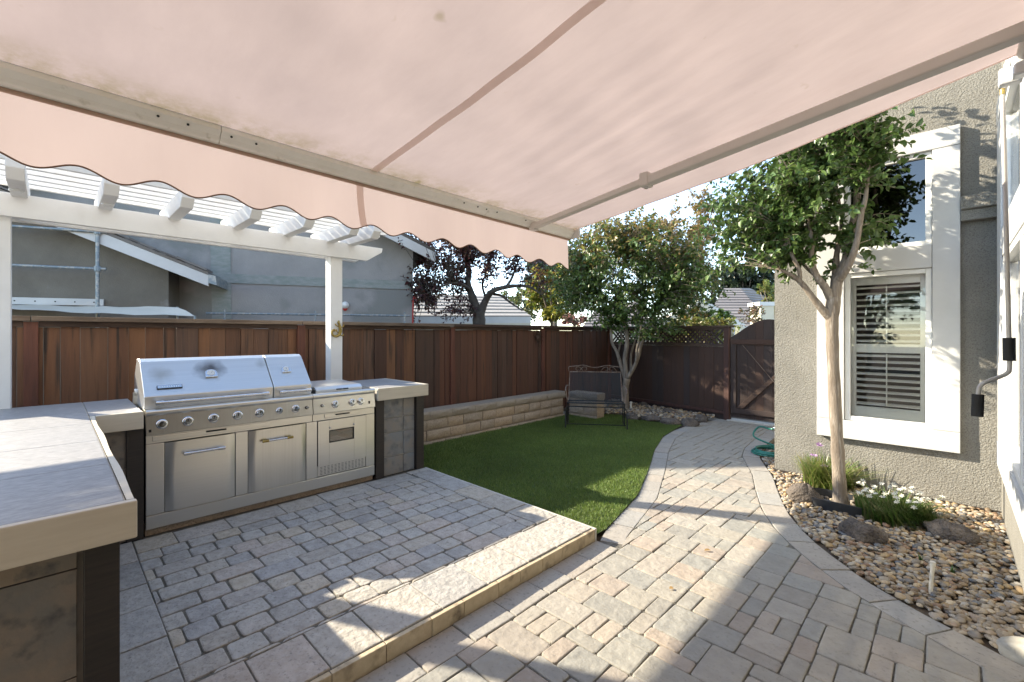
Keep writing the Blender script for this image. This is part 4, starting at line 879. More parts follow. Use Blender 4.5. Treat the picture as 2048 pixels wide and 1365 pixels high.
def tree(name, base, label, limbs, lobes, leaf=(.055, .016), pal=None, tips=None, clump=6, spread=.12, nl=14, bark='bark', six=False, indiv=0, group=None, twig=.004, droop=.25, up=.5, wall=None, bare=.35, flowers=None):
    t = thing(name, base, label, 'tree', group)
    tr = MB(); nodes = []
    for j, lb in enumerate(limbs):
        pts = [Vector(p[:3]) for p in lb]; rad = [p[3] for p in lb]; sm = bez(pts, 5); rr = []
        for i in range(len(sm)):
            f_ = i/5; a = min(int(f_), len(rad)-2); u = f_-a; rr.append((rad[a]*(1-u)+rad[a+1]*u)*R.uniform(.93, 1.07))
        tr.tube(sm, rr, 10)
        for i, p in enumerate(sm):
            if j > 0 or i > len(sm)*.7: nodes.append((p, rr[i]))
    tr.build('trunk', bark, t, smooth=True, ang=180)
    tw = MB(); P = []; D = []; Nn = []; CI = []
    npz = np.array([tuple(q[0]) for q in nodes])
    for c in lobes_pts(lobes, clump, clump, spread):
        if wall and c.y > wall: continue
        ca = np.array(c); dd = np.linalg.norm(npz-ca, axis=1)+np.maximum(0, npz[:, 2]-ca[2])*1.2
        i = int(np.argmin(dd)); s = nodes[i][0]; l = (c-s).length
        if l < .03: continue
        mid = s.lerp(c, .5)+Vector((0, 0, .12*l))+Vector(NR.normal(0, .06*l, 3)); pts = bez([s, mid, c], 4)
        tw.tube(pts, [max(twig*(1-.75*q/8), .0012) for q in range(len(pts))], 4, cap=False)
        sp = min(l, .42)
        for q in range(nl):
            f_ = 1-(sp/l)*(q/nl)*NR.uniform(.8, 1.1); f_ = max(0.02, min(1, f_)); k = f_*8; a = min(int(k), 7); p = pts[a].lerp(pts[a+1], k-a); tg = (pts[a+1]-pts[a]).normalized()
            sd = tg.orthogonal().normalized(); sd = Matrix.Rotation(R.uniform(0, 6.28), 3, tg) @ sd
            dv = tg*.45+sd*.9+Vector((0, 0, -droop))
            P.append(p); D.append(dv); Nn.append(Vector((R.gauss(0, .5), R.gauss(0, .5), up+R.uniform(0, .6))))
            CI.append((c.z, R.random()))
    tw.build('twigs', bark if bark != 'bark' else 'bark2', t)
    P = np.array([tuple(p) for p in P]); D = np.array([tuple(p) for p in D]); Nn = np.array([tuple(p) for p in Nn]); n = len(P)
    L = leaf[0]*NR.uniform(.65, 1.25, n); W = leaf[1]*NR.uniform(.75, 1.2, n)*L/leaf[0]
    pal_ = np.array(pal); col = pal_[NR.randint(0, len(pal), n)]*NR.uniform(.7, 1.25, (n, 1))
    if tips:    # autumn colour on the outer, upper leaves
        zc = np.array([c[0] for c in CI]); k = (NR.rand(n) < np.clip((zc-tips[1])/tips[2], 0, tips[3])); tp = np.array(tips[0]); col[k] = tp[NR.randint(0, len(tp), k.sum())]*NR.uniform(.7, 1.2, (k.sum(), 1))
    o = np.argsort(P[:, 0]*FW.x+P[:, 1]*FW.y+NR.uniform(0, .5, n)); P, D, Nn, L, W, col = P[o], D[o], Nn[o], L[o], W[o], col[o]
    V, F, Cc = leaf_arrays(P[indiv:], D[indiv:], Nn[indiv:], L[indiv:], W[indiv:], col[indiv:], six)
    cr = tri_mesh('crown', V, F, Cc, 'leaf', t); tag(cr, kind='stuff')
    if indiv:
        lm = []
        for c in pal[:4]:
            V, F, Cc = leaf_arrays(np.zeros((1, 3)), np.array([[1., 0, 0]]), np.array([[0, 0, 1.]]), np.array([leaf[0]]), np.array([leaf[1]]), np.array([c]), True)
            ob = tri_mesh('leaf', V, F, Cc, 'leaf'); lm.append(ob.data); bpy.data.objects.remove(ob)
        for i in range(indiv):
            d = Vector(D[i]).normalized(); s = d.cross(Vector(Nn[i])).normalized(); u = s.cross(d); k = L[i]/leaf[0]
            Mx = Matrix(((d.x*k, -s.x*k, u.x*k, P[i][0]), (d.y*k, -s.y*k, u.y*k, P[i][1]), (d.z*k, -s.z*k, u.z*k, P[i][2]), (0, 0, 0, 1)))
            ob = bpy.data.objects.new('leaf', lm[i % len(lm)]); C.objects.link(ob); ob.parent = cr; ob.matrix_local = Mx
    if flowers:
        pts = lobes_pts(flowers[0], 1, 1, .02); mb_P = []
        for c in pts:
            for _ in range(flowers[1]): mb_P.append(tuple(c+Vector(NR.normal(0, flowers[2], 3))))
        Pf = np.array(mb_P); n = len(Pf); V, F, Cc = leaf_arrays(Pf, NR.normal(0, 1, (n, 3)), NR.normal(0, 1, (n, 3)), np.full(n, .03), np.full(n, .012), np.array(flowers[3])[NR.randint(0, len(flowers[3]), n)])
        tag(tri_mesh('blossoms', V, F, Cc, 'petal', t), kind='stuff')
    return t
GREEN = [(.085, .15, .04), (.11, .185, .05), (.065, .12, .035), (.15, .22, .07), (.10, .17, .06)]
# front crape myrtle: trunk line read off in the plane y = 5.07
def T1(px, py, r, dy=0.): p = gy(px, py, 5.07+dy); return (p.x, p.y, p.z, r)
limbs = [[T1(1684, 1020, .072), T1(1680, 985, .056), T1(1674, 880, .050), T1(1668, 760, .047), T1(1664, 650, .050), T1(1667, 595, .058)],
 [T1(1667, 600, .05), T1(1676, 560, .045), T1(1692, 520, .038, .08), T1(1704, 460, .033, .12), T1(1714, 400, .028, .15), T1(1716, 330, .022, .15), T1(1720, 240, .014, .2)],
 [T1(1676, 565, .034), T1(1695, 535, .03, -.1), T1(1712, 490, .026, -.15), T1(1722, 430, .022, -.2), T1(1732, 390, .016, -.2), T1(1740, 300, .01, -.2)],
 [T1(1668, 580, .036), T1(1671, 545, .028, .05), T1(1674, 505, .024, .1), T1(1683, 465, .018, .1), T1(1680, 420, .014, .15), T1(1668, 340, .009, .2)],
 [T1(1666, 605, .04), T1(1652, 578, .034, -.06), T1(1632, 550, .029, -.12), T1(1622, 520, .024, -.16), T1(1624, 485, .018, -.2), T1(1610, 400, .01, -.25)],
 [T1(1664, 640, .04), T1(1645, 620, .033, -.05), T1(1625, 595, .028, -.1), T1(1604, 568, .024, -.15), T1(1585, 552, .02, -.2), T1(1560, 540, .012, -.3)],
 [T1(1600, 564, .02, -.15), T1(1598, 540, .018, -.2), T1(1584, 510, .016, -.25), T1(1570, 460, .010, -.3)],
 [T1(1634, 553, .018, -.12), T1(1612, 535, .015, .0), T1(1590, 505, .012, .1), T1(1555, 450, .008, .1)]]
def lobe(px, py, y, rx, ry, rz, n): p = gy(px, py, y); return (p.x, p.y, p.z, rx, ry, rz, n)
lob = [lobe(1478, 425, 4.95, .40, .4, .42, 30), lobe(1560, 380, 5.0, .42, .5, .5, 42), lobe(1640, 330, 4.95, .42, .5, .5, 36), lobe(1698, 290, 4.95, .32, .4, .5, 24), lobe(1590, 470, 4.95, .36, .4, .26, 17), lobe(1530, 495, 4.9, .28, .35, .22, 14), lobe(1732, 380, 5.15, .16, .28, .38, 6), lobe(1735, 490, 5.3, .12, .2, .15, 4), lobe(1650, 180, 5.0, .7, .5, .5, 24), lobe(1445, 480, 4.9, .2, .25, .2, 7)]
tree('crape_myrtle_tree', (-.74, 5.07, 0), 'crape myrtle with one pale smooth trunk in the pebble bed by the window', limbs, lob, (.062, .020), GREEN, None, 5, .11, 15, 'bark', True, 300, 'crape myrtle trees', wall=5.74)
# rear crape myrtle
def T2(px, py, r, dy=0.): p = gy(px, py, 8.35+dy); return (p.x, p.y, p.z, r)
limbs = [[T2(1250, 818, .10), T2(1250, 800, .078), T2(1251, 775, .07), T2(1254, 757, .075)],
 [T2(1253, 762, .05), T2(1243, 735, .042), T2(1234, 705, .036), T2(1224, 685, .03), T2(1220, 650, .026), T2(1205, 600, .018), T2(1190, 540, .010)],
 [T2(1254, 760, .055), T2(1250, 720, .05), T2(1254, 690, .046), T2(1252, 660, .042), T2(1243, 630, .034), T2(1240, 580, .024), T2(1250, 500, .012)],
 [T2(1255, 757, .05), T2(1268, 735, .042), T2(1277, 712, .037), T2(1282, 690, .032), T2(1292, 665, .026), T2(1310, 620, .02), T2(1340, 560, .010)],
 [T2(1272, 725, .03, -.1), T2(1274, 700, .026, -.15), T2(1279, 675, .02, -.2), T2(1285, 630, .014, -.2), T2(1290, 560, .008)],
 [T2(1236, 708, .024, .1), T2(1240, 690, .02, .1), T2(1243, 670, .018, .1), T2(1230, 610, .010, .2)],
 [T2(1262, 745, .03, .1), T2(1262, 710, .024, .15), T2(1270, 680, .02, .2), T2(1275, 640, .014, .2)]]
def lobe2(px, py, rx, rz, n, dy=0, ry=None): p = gy(px, py, 8.35+dy); return (p.x, p.y, p.z, rx, ry or rx, rz, n)
lob = [lobe2(1255, 545, 1.1, .95, 120), lobe2(1160, 560, .6, .55, 44, -.2), lobe2(1360, 560, .6, .55, 44), lobe2(1250, 470, .8, .5, 46), lobe2(1190, 500, .6, .5, 34), lobe2(1340, 490, .55, .5, 30), lobe2(1230, 630, .5, .3, 26), lobe2(1310, 640, .45, .25, 22), lobe2(1395, 590, .38, .3, 18), lobe2(1140, 600, .35, .25, 16)]
AUT = [(.28, .23, .07), (.29, .19, .07), (.22, .22, .06), (.34, .27, .12)]
tree('crape_myrtle_tree', (-4.93, 8.35, .0), 'bushy crape myrtle with several forked trunks behind the bench', limbs, lob, (.085, .026), [(.075, .135, .035), (.095, .165, .042), (.06, .11, .033), (.13, .19, .055)], (AUT, 2.8, 1.4, .65), 5, .16, 12, 'bark2', False, 0, 'crape myrtle trees', twig=.005,
     flowers=([lobe2(1255, 520, 1.2, .9, 12)], 22, .05, [(.75, .74, .70), (.8, .79, .76)]))
# plum with dark purple leaves beyond the fence
def T3(px, py, r, d=11.5): p = at(px, py, d); return (p.x, p.y, p.z, r)
b0 = at(958, 640, 11.5); limbs = [[(b0.x, b0.y, 0, .2), (b0.x, b0.y, .9, .17), (b0.x, b0.y, b0.z, .16), T3(957, 622, .15)],
 [T3(956, 628, .12), T3(945, 595, .10), T3(936, 568, .08), T3(938, 545, .07, 11.6), T3(930, 515, .06, 11.6), T3(915, 490, .04, 11.7), T3(880, 470, .02, 11.8)],
 [T3(960, 628, .11), T3(972, 600, .085), T3(985, 583, .07, 11.3), T3(1010, 575, .055, 11.2), T3(1035, 572, .045, 11.2), T3(1060, 575, .032, 11.1), T3(1083, 590, .015, 11.1)],
 [T3(1012, 575, .04, 11.2), T3(1022, 560, .035), T3(1030, 540, .03), T3(1040, 515, .018)],
 [T3(985, 588, .04), T3(1003, 592, .035), T3(1020, 605, .028), T3(1045, 622, .016)],
 [T3(940, 580, .05), T3(925, 570, .04, 11), T3(905, 566, .03, 10.9), T3(880, 575, .02, 10.8), T3(850, 590, .01, 10.8)],
 [T3(935, 530, .04), T3(920, 540, .03, 11.8), T3(890, 530, .02, 11.9), T3(850, 520, .01)],
 [T3(972, 598, .04), T3(965, 570, .03, 11.8), T3(975, 540, .025, 11.9), T3(985, 510, .014, 12)]]
def lobe3(px, py, d, rx, rz, n): p = at(px, py, d); return (p.x, p.y, p.z, rx, rx, rz, n)
lob = [lobe3(880, 530, 11.5, .8, .6, 60), lobe3(930, 500, 11.5, .8, .45, 46), lobe3(1000, 510, 11.5, .7, .35, 34), lobe3(860, 590, 11.3, .6, .4, 44), lobe3(960, 545, 11.8, .6, .4, 10), lobe3(1050, 540, 11.3, .45, .35, 8), lobe3(890, 470, 11.6, .7, .4, 16), lobe3(1060, 520, 11.3, .4, .3, 7), lobe3(900, 620, 11.2, .6, .2, 10), lobe3(840, 560, 11.2, .4, .35, 14), (-8.6, 6.8, 4.3, .9, .9, .6, 46), (-8.9, 5.9, 4.7, .8, .8, .7, 40), (-8.7, 7.6, 4.6, .8, .8, .6, 26)]  # last three lobes, hidden by the awning, added to shade back fence and gate
tree('plum_tree', (b0.x, b0.y, 0), 'dark purple leaved plum tree beyond the side fence', limbs, lob, (.085, .03), [(.085, .035, .045), (.11, .045, .05), (.065, .035, .04), (.14, .05, .04), (.09, .065, .04)], None, 4, .18, 8, 'barkd', twig=.009, droop=.5)
def bush(name, label, px, py, d, rx, rz, n, leaf, pal, tips=None, trunk=.08, group=None, bark='bark2', k=5, nl=12):
    c = at(px, py, d); base = Vector((c.x, c.y, 0)); top = Vector((c.x, c.y, c.z))
    limbs = [[(base.x, base.y, 0, trunk), (base.x+.05, base.y, max(c.z-rz, .3)*.5, trunk*.8), (top.x, top.y, max(c.z-rz*.7, .4), trunk*.6)]]
    for q in range(7):
        a = q*.9+R.uniform(-.2, .2); e = R.uniform(.3, .8); z0 = max(c.z-rz*.8, .35)
        limbs.append([(top.x, top.y, z0, trunk*.5), (top.x+math.cos(a)*rx*e*.5, top.y+math.sin(a)*rx*e*.5, c.z-rz*.2, trunk*.35), (top.x+math.cos(a)*rx*e, top.y+math.sin(a)*rx*e, c.z+rz*R.uniform(0, .7), trunk*.12)])
    return tree(name, base, label, limbs, [(c.x, c.y, c.z, rx, rx, rz, n), (c.x+rx*.4, c.y, c.z+rz*.4, rx*.6, rx*.6, rz*.6, n//4), (c.x-rx*.3, c.y, c.z-rz*.2, rx*.7, rx*.7, rz*.6, n//4)], leaf, pal, tips, k, rx*.10, nl, bark, group=group, twig=.006)
YG = [(.30, .29, .06), (.22, .27, .05), (.36, .31, .07), (.17, .23, .05)]
bush('yellow_leaved_tree', 'yellow-green tree behind the side fence next to the plum', 1103, 592, 14, .85, .95, 45, (.13, .045), YG, ([(.30, .13, .04), (.26, .18, .05)], 2.6, 1.5, .4))
bush('autumn_tree', 'orange tinged tree rising behind the bushy crape myrtle', 1365, 505, 13, 1.35, 1.6, 70, (.11, .035), [(.15, .15, .05), (.22, .17, .06), (.11, .13, .04), (.28, .20, .08)], ([(.32, .22, .09), (.28, .17, .07)], 3.2, 1.6, .6))
DG = [(.030, .048, .028), (.038, .06, .03), (.024, .04, .026), (.05, .07, .04)]
for px, py, d, rx, rz, lb in ((1445, 590, 45, 3.6, 3.2, 'dark tree far away left of the hip roof'), (1490, 575, 42, 2.6, 3.4, 'tall dark tree far behind the hip roof'), (1545, 578, 44, 3.2, 3.6, 'dark tree far away touching the house corner'), (1110, 560, 40, 3.0, 3.2, 'dull green tree far behind the yellow-green tree')):
    bush('distant_tree', lb, px, py, d, rx, rz, 46, (.42, .15), DG, group='distant trees', trunk=.25, bark='barkd')
bush('leafy_shrub', 'bright green shrub above the lattice fence', 1432, 640, 12.5, .5, .28, 26, (.07, .028), [(.10, .19, .035), (.07, .15, .03), (.13, .21, .05)], trunk=.04)
bush('golden_shrub', 'golden orange shrub left of the bright green shrub', 1385, 640, 13, .55, .4, 24, (.07, .028), [(.26, .17, .04), (.20, .16, .04), (.14, .14, .03)], trunk=.04)
bush('hedge_shrub', 'dense green and yellow hedge showing through the fence lattice', 1380, 672, 11.2, 1.0, .42, 60, (.08, .03), [(.20, .22, .05), (.14, .18, .04), (.26, .22, .06)], trunk=.04)
bush('rose_shrub', 'thin reddish shrub by the cream chimney', 1508, 632, 14, .5, .32, 12, (.07, .026), [(.14, .12, .06), (.20, .10, .06), (.10, .13, .05)], trunk=.03, k=3)
bush('pale_green_tree', 'pale green tree between chimney and house corner', 1546, 602, 24, .9, 1.1, 26, (.16, .06), [(.17, .21, .06), (.24, .22, .06), (.12, .17, .05)], trunk=.1)
bush('low_green_tree', 'small green tree behind the plum and low roof', 1040, 612, 22, 1.2, .9, 30, (.16, .06), [(.12, .16, .06), (.16, .18, .06), (.09, .12, .06)], trunk=.1)
bush('pink_shrub', 'pink flowering shrub just above the side fence', 1150, 642, 12.2, .42, .18, 14, (.06, .024), [(.40, .13, .15), (.30, .18, .16), (.14, .14, .06), (.45, .25, .24)], trunk=.03)
# ================================================================ NEIGHBOURS
nh = thing('grey_neighbour_house', at(700, 660, 11), 'grey patched stucco gable house beyond the fence', 'house')
Dn = Vector((.40, .916, 0)).normalized(); Nn_ = Vector((Dn.y, -Dn.x, 0)); c0 = at(826, 640, 11.0); c0.z = 0      # right corner, Nn_ faces the yard
EZ = at(826, 500, 11.0).z; SL = .44
def npt(s, z, d=0): p = c0-Dn*s+Nn_*d; return (p.x, p.y, z)
W_ = 9.0
MB().prism([npt(0, 0), npt(0, EZ), npt(W_/2, EZ+SL*W_/2), npt(W_, EZ), npt(W_, 0)], -Nn_*6).build('wall', 'nstucco', nh)
for sg in (0, 1):     # roof planes with overhang, fascia
    a0, a1 = ((-.45, W_/2) if sg == 0 else (W_+.45, W_/2)); za, zb = EZ-.45*SL+.02, EZ+SL*W_/2+.02
    MB().prism([npt(a0, za+.16, .45), npt(a1, zb+.16, .45), npt(a1, zb+.06, .45), npt(a0, za+.06, .45)], -Nn_*7).build('roof', 'roofd', nh)
    MB().prism([npt(a0, za+.062, .47), npt(a1, zb+.062, .47), npt(a1, zb-.16, .47), npt(a0, za-.16, .47)], -Nn_*.05).build('fascia', 'white', nh)
for z0, s0, s1, hh in ((at(640, 575, 10.6).z-.02, -.001, 5.0, .20), ):
    MB().prism([npt(s0, z0, .004), npt(s1, z0, .004), npt(s1, z0+hh, .004), npt(s0, z0+hh, .004)], Nn_*.02).build('patch_band', 'patch', nh)
q = at(465, 560, 9.9); sq = -(q-c0).dot(Dn)
MB().prism([npt(sq-.05, 1.9, .004), npt(sq+.3, 1.9, .004), npt(sq+.36, EZ+1.2, .004), npt(sq-.02, EZ+1.2, .004)], Nn_*.016).build('patch_band', 'patch', nh)
MB().box(0, .01, 0, .01, 0, .01)
for a, b in ((0, .012),): pass
pipe = thing('red_pipe', (c0.x, c0.y, 0), 'thin red pipe at the corner of the grey neighbour house', 'pipe')
rp0 = c0+Nn_*.12-Dn*.02
MB().tube(bez([rp0+Vector((0, 0, 0)), rp0+Vector((0, 0, at(806, 612, 11).z)), rp0+Dn*.1+Vector((0, 0, at(806, 604, 11).z+.03)), rp0+Dn*.28+Vector((0, 0, at(806, 603, 11).z+.03))], 5), .02, 8).build('riser', 'red', pipe, smooth=True)
mp_ = at(690, 612, 10.5); sc_ = thing('wall_light', mp_, 'round white utility fixture with red rim on the grey wall', 'fixture')
ps = c0-Dn*(-(mp_-c0).dot(Dn))+Nn_*0; ps = Vector((ps.x, ps.y, at(690, 612, 10.6).z))
MB().lathe(ps, Nn_, [(.07, 0), (.085, .03), (.07, .07), (.02, .10)], 16).build('housing', 'vinyl', sc_, smooth=True); MB().lathe(ps-Vector((0, 0, .08)), Nn_, [(.05, 0), (.05, .04), (.015, .05)], 12).build('rim', 'red', sc_)
# front wing, brown stucco with white barge board
ww = thing('brown_neighbour_wing', at(200, 650, 8.6), 'brown stucco gable wing with white barge board behind the left fence', 'house')
k0 = at(337, 640, 8.6); k0.z = 0
def wpt(s, z, d=0): p = k0-Dn*s+Nn_*d; return (p.x, p.y, z)
zE = at(337, 525, 8.6).z; WS = .42; WW = 7.0
MB().prism([wpt(0, 0), wpt(0, zE), wpt(WW/2, zE+WS*WW/2), wpt(WW, zE), wpt(WW, 0)], -Nn_*1.9).build('wall', 'nstucco2', ww)
ov = .72; za = zE-ov*WS; zb = zE+WS*WW/2
MB().prism([wpt(-ov, za+.05, .35), wpt(WW/2, zb+.05, .35), wpt(WW/2, zb-.16, .35), wpt(-ov, za-.16, .35)], -Nn_*.05).build('barge_board', 'white', ww)
MB().prism([wpt(-ov, za+.055, .36), wpt(WW/2, zb+.055, .36), wpt(WW/2, zb+.11, .36), wpt(-ov, za+.11, .36)], -Nn_*2.2).build('roof', 'roofd', ww)
MB().prism([wpt(WW+ov, za+.11, .36), wpt(WW/2, zb+.11, .36), wpt(WW/2, zb-.16, .36), wpt(WW+ov, za-.16, .36)], -Nn_*2.2).build('roof', 'roofd', ww)
s = -ov+.02
while s < 2.6:      # loose, ragged roof tiles along the verge
    z_ = za+.115+(s+ov)*WS; l = R.uniform(.16, .30)
    MB().prism([wpt(s, z_+R.uniform(0, .01), .38), wpt(s+l, z_+l*WS+R.uniform(0, .02), .38), wpt(s+l, z_+l*WS+.035+R.uniform(0, .03), .37), wpt(s, z_+.03+R.uniform(0, .02), .37)], -Nn_*R.uniform(.3, .5)).build('roof_tile', 'roofd', ww); s += l*R.uniform(.8, 1.05)
gt = MB().prism([wpt(-ov-.14, za-.14, .37), wpt(-ov-.005, za-.10, .37), wpt(-ov-.005, za+.06, .37), wpt(-ov-.12, za+.04, .37)], -Nn_*2.0).build('gutter', 'galv', ww)
bp_ = MB(); a_ = -(at(32, 604, 8.4)-k0).dot(Dn); b_ = -(at(218, 604, 8.4)-k0).dot(Dn)
bb = MB().prism([wpt(a_, 2.10, .02), wpt(b_, 2.10, .02), wpt(b_, 2.22, .02), wpt(a_, 2.22, .02)], Nn_*.03).build('foam_trim', 'white', ww)
for q in range(6): pz = Vector(wpt(b_+(a_-b_)*(q+.5)/6, 2.16, .05)); MB().lathe(pz, Nn_, [(.012, 0), (.012, .005), (.003, .006)], 8).build('nail', 'iron', bb)
sca = thing('scaffold_frame', at(195, 640, 8.0), 'blue-grey scaffold pipes in front of the brown wall', 'scaffold')
v0 = at(195, 470, 7.9); v1 = at(193, 640, 7.9)
MB().tube([(v0.x, v0.y, v0.z+.5), (v0.x, v0.y, 0)], .028, 10).build('upright', 'galv', sca, smooth=True)
for py in (464, 538):
    e = Vector((v0.x, v0.y, at(195, py, 7.9).z)); f_ = e-Dn*2.6
    MB().tube([e+Dn*.12, f_], .024, 10).build('ledger', 'galv', sca, smooth=True); MB().lathe(e-Vector((0, 0, .05)), (0, 0, 1), [(.045, 0), (.05, .02), (.05, .08), (.04, .1)], 10).build('coupler', 'galv', sca)
tp = thing('canvas_cover', at(200, 625, 7.2), 'pale canvas cover stretched just behind the left fence', 'cover')
A1, A2, A3, A4 = at(-60, 612, 7.0), at(390, 632, 7.6), at(355, 614, 8.0), at(-60, 604, 7.8)
n = 14; vs = []
for j in range(7):
    for i in range(n+1):
        a = A1.lerp(A2, i/n); b = A4.lerp(A3, i/n); p = a.lerp(b, j/6); vs.append(p+Vector((0, 0, -.03*math.sin(math.pi*i/n)+.01*math.sin(i*1.7+j))))
MB().add(vs, [(j*(n+1)+i, j*(n+1)+i+1, (j+1)*(n+1)+i+1, (j+1)*(n+1)+i) for j in range(6) for i in range(n)]).build('canvas', 'tarp', tp, smooth=True, ang=180)
for p in (A1, A2, A3, A4): MB().tube([(p.x, p.y, 0), tuple(p)], .02, 6).build('pole', 'galv', tp)
rl = thing('grey_rail', at(600, 630, 9.4), 'thin grey metal rail just above the side fence', 'rail'); ra, rb = at(412, 627, 9.0), at(820, 632, 10.4)
MB().tube([ra, rb], .022, 8).build('bar', 'galv', rl)
for f_ in (.08, .5, .97): p = ra.lerp(rb, f_); MB().tube([(p.x, p.y, 0), (p.x, p.y, p.z+.08)], .02, 8).build('upright', 'galv', rl)
# far houses with rows of roof tiles
def tile_roof(parent, P00, P10, P11, P01, rows, mat='rooft'):   # eave left, eave right, ridge right, ridge left
    P00, P10, P11, P01 = map(Vector, (P00, P10, P11, P01)); nrm = (P10-P00).cross(P01-P00).normalized()
    if nrm.z < 0: nrm = -nrm
    for i in range(rows):
        a, b = i/rows, (i+1)/rows; q = [P00.lerp(P01, a)+nrm*.05, P10.lerp(P11, a)+nrm*.05, P10.lerp(P11, b)+nrm*.005, P00.lerp(P01, b)+nrm*.005]
        MB().prism(q, -nrm*.05).build('tile_course', mat, parent)
def V3(px, py, d): return at(px, py, d)
fh = thing('low_roofed_house', V3(930, 660, 17), 'low house with pale tiled roof behind the plum tree', 'house')
tile_roof(fh, V3(800, 634, 16), V3(1062, 634, 17.5), V3(1005, 592, 21), V3(830, 588, 20), 7, 'roofp')
p0, p1 = V3(800, 634, 16), V3(1062, 634, 17.5); o_ = Vector((0, 0, -.24)); MB().prism([p0, p1, p1+o_, p0+o_], (p1-p0).cross(Vector((0, 0, 1))).normalized()*-.06).build('fascia', 'white', fh)
MB().prism([(p0.x, p0.y, 0), (p1.x, p1.y, 0), tuple(p1+o_), tuple(p0+o_)], FW*3).build('wall', 'cream', fh)
f2 = thing('hip_roof_house', V3(1480, 660, 22), 'cream house with brown tiled hip roof far behind the gate', 'house')
tile_roof(f2, V3(1400, 662, 21), V3(1552, 662, 21), V3(1480, 577, 27), V3(1448, 577, 27), 15)
tile_roof(f2, V3(1552, 662, 21), V3(1640, 662, 30), V3(1500, 577, 29), V3(1480, 577, 27), 15)
p0, p1 = V3(1380, 664, 21.2), V3(1640, 664, 21.2); MB().prism([(p0.x, p0.y, 0), (p1.x, p1.y, 0), tuple(p1), tuple(p0)], FW*6).build('wall', 'cream', f2)
# gable with white barge in front
b0_, b1_ = V3(1398, 593, 19.5), V3(1500, 655, 19.5); P = [b0_, b1_, b1_+Vector((0, 0, -.16)), b0_+Vector((0, 0, -.16))]; MB().prism(P, FW*.08).build('barge_board', 'white', f2)
b2_ = V3(1300, 655, 19.5); MB().prism([b0_+Vector((0, 0, -.16)), b1_+Vector((0, 0, -.16)), (b1_.x, b1_.y, 0), (b2_.x, b2_.y, 0), b2_], FW*.5+Vector((0, 0, -.001))).build('gable_wall', 'cream', f2)
gw = MB().prism([V3(1468, 648, 19.4), V3(1481, 648, 19.4), V3(1481, 672, 19.4), V3(1468, 672, 19.4)], FW*.05).build('window', 'vinyl', f2)
MB().prism([V3(1470, 650, 19.38), V3(1479, 650, 19.38), V3(1479, 672, 19.38), V3(1470, 672, 19.38)], FW*.02).build('pane', 'glassd', gw)
ch = MB().prism([V3(1522, 612, 20), V3(1548, 612, 20), V3(1548, 680, 20), V3(1522, 680, 20)], FW*.9).build('chimney', 'cream', f2)
MB().prism([V3(1519, 604, 19.95), V3(1551, 604, 19.95), V3(1551, 612, 19.95), V3(1519, 612, 19.95)], FW*1.0).build('chimney_cap', 'white', ch)
f3 = thing('striped_roof_house', V3(1200, 660, 18), 'small tiled roof seen behind the bushy crape myrtle', 'house')
tile_roof(f3, V3(1165, 655, 18), V3(1300, 655, 18), V3(1290, 600, 22), V3(1195, 615, 22), 8)
p0, p1 = V3(1165, 656, 18.1), V3(1300, 656, 18.1); MB().prism([(p0.x, p0.y, 0), (p1.x, p1.y, 0), tuple(p1), tuple(p0)], FW*3).build('wall', 'cream', f3)
for px, py, x_, y_, z_, rx, rz, lb in ((0, 0, -2.6, -13, 3.2, 1.9, 2.2, 'broad green tree standing behind the viewpoint'), (0, 0, .8, -15, 3.4, 1.8, 2.4, 'second green tree standing behind the viewpoint'), (0, 0, -6.0, -15, 2.4, 1.8, 1.6, 'low round tree standing behind the viewpoint')):
    lm_ = [[(x_, y_, 0, .12), (x_, y_, z_*.5, .09), (x_, y_, z_, .05)]]+[[(x_, y_, z_*.45, .06), (x_+rx*.5*math.cos(q), y_+rx*.5*math.sin(q), z_, .03), (x_+rx*.8*math.cos(q), y_+rx*.8*math.sin(q), z_+rz*.5, .012)] for q in (0, 1.3, 2.5, 3.8, 5.1)]
    tree('background_tree', (x_, y_, 0), lb, lm_, [(x_, y_, z_, rx, rx, rz, 90)], (.16, .06), GREEN, None, 4, .2, 9, 'bark2', twig=.008)
# ================================================================ BENCH
bc = Vector((-4.24, 6.33, 0)); u = Vector((.815, .58, 0)).normalized(); vbk = Vector((-u.y, u.x, 0))
be = thing('glider_bench', bc, 'dark metal mesh glider bench on the lawn in front of the tree', 'bench')
def bp(a, b, z): p = bc+u*a+vbk*b; return Vector((p.x, p.y, z))
hw = .47
mesh_m = bpy.data.materials.new('wire_mesh'); mesh_m.use_nodes = True; t_ = mesh_m.node_tree; bs_ = t_.nodes['Principled BSDF']; bs_.inputs['Base Color'].default_value = (.045, .047, .05, 1); bs_.inputs['Roughness'].default_value = .6; bs_.inputs['Metallic'].default_value = .5
m['mesh'] = mesh_m
def wire(par, c00, c10, c11, c01, nm, step=.0135, r=.0019):
    mb = MB(); c00, c10, c11, c01 = map(Vector, (c00, c10, c11, c01)); na = int((c10-c00).length/step); nb = int((c01-c00).length/step)
    nrm = (c10-c00).cross(c01-c00).normalized()*r
    for (A_, B_, C_, D_, n) in ((c00, c10, c01, c11, na), (c00, c01, c10, c11, nb)):
        for i in range(n+1):
            t = i/n; p, q = A_.lerp(B_, t), C_.lerp(D_, t); s_ = (B_-A_).normalized()*r
            mb.add([p-s_, p+s_, q+s_, q-s_], [(0, 1, 2, 3)])
    return mb.build(nm, 'mesh', par)
sb0, sb1, sz = .02, .50, .43
wire(be, bp(-hw, sb0, sz), bp(hw, sb0, sz), bp(hw, sb1, sz-.03), bp(-hw, sb1, sz-.03), 'seat'); wire(be, bp(-hw, sb1, sz-.03), bp(hw, sb1, sz-.03), bp(hw-.02, sb1+.16, .90), bp(-hw+.02, sb1+.16, .90), 'backrest')
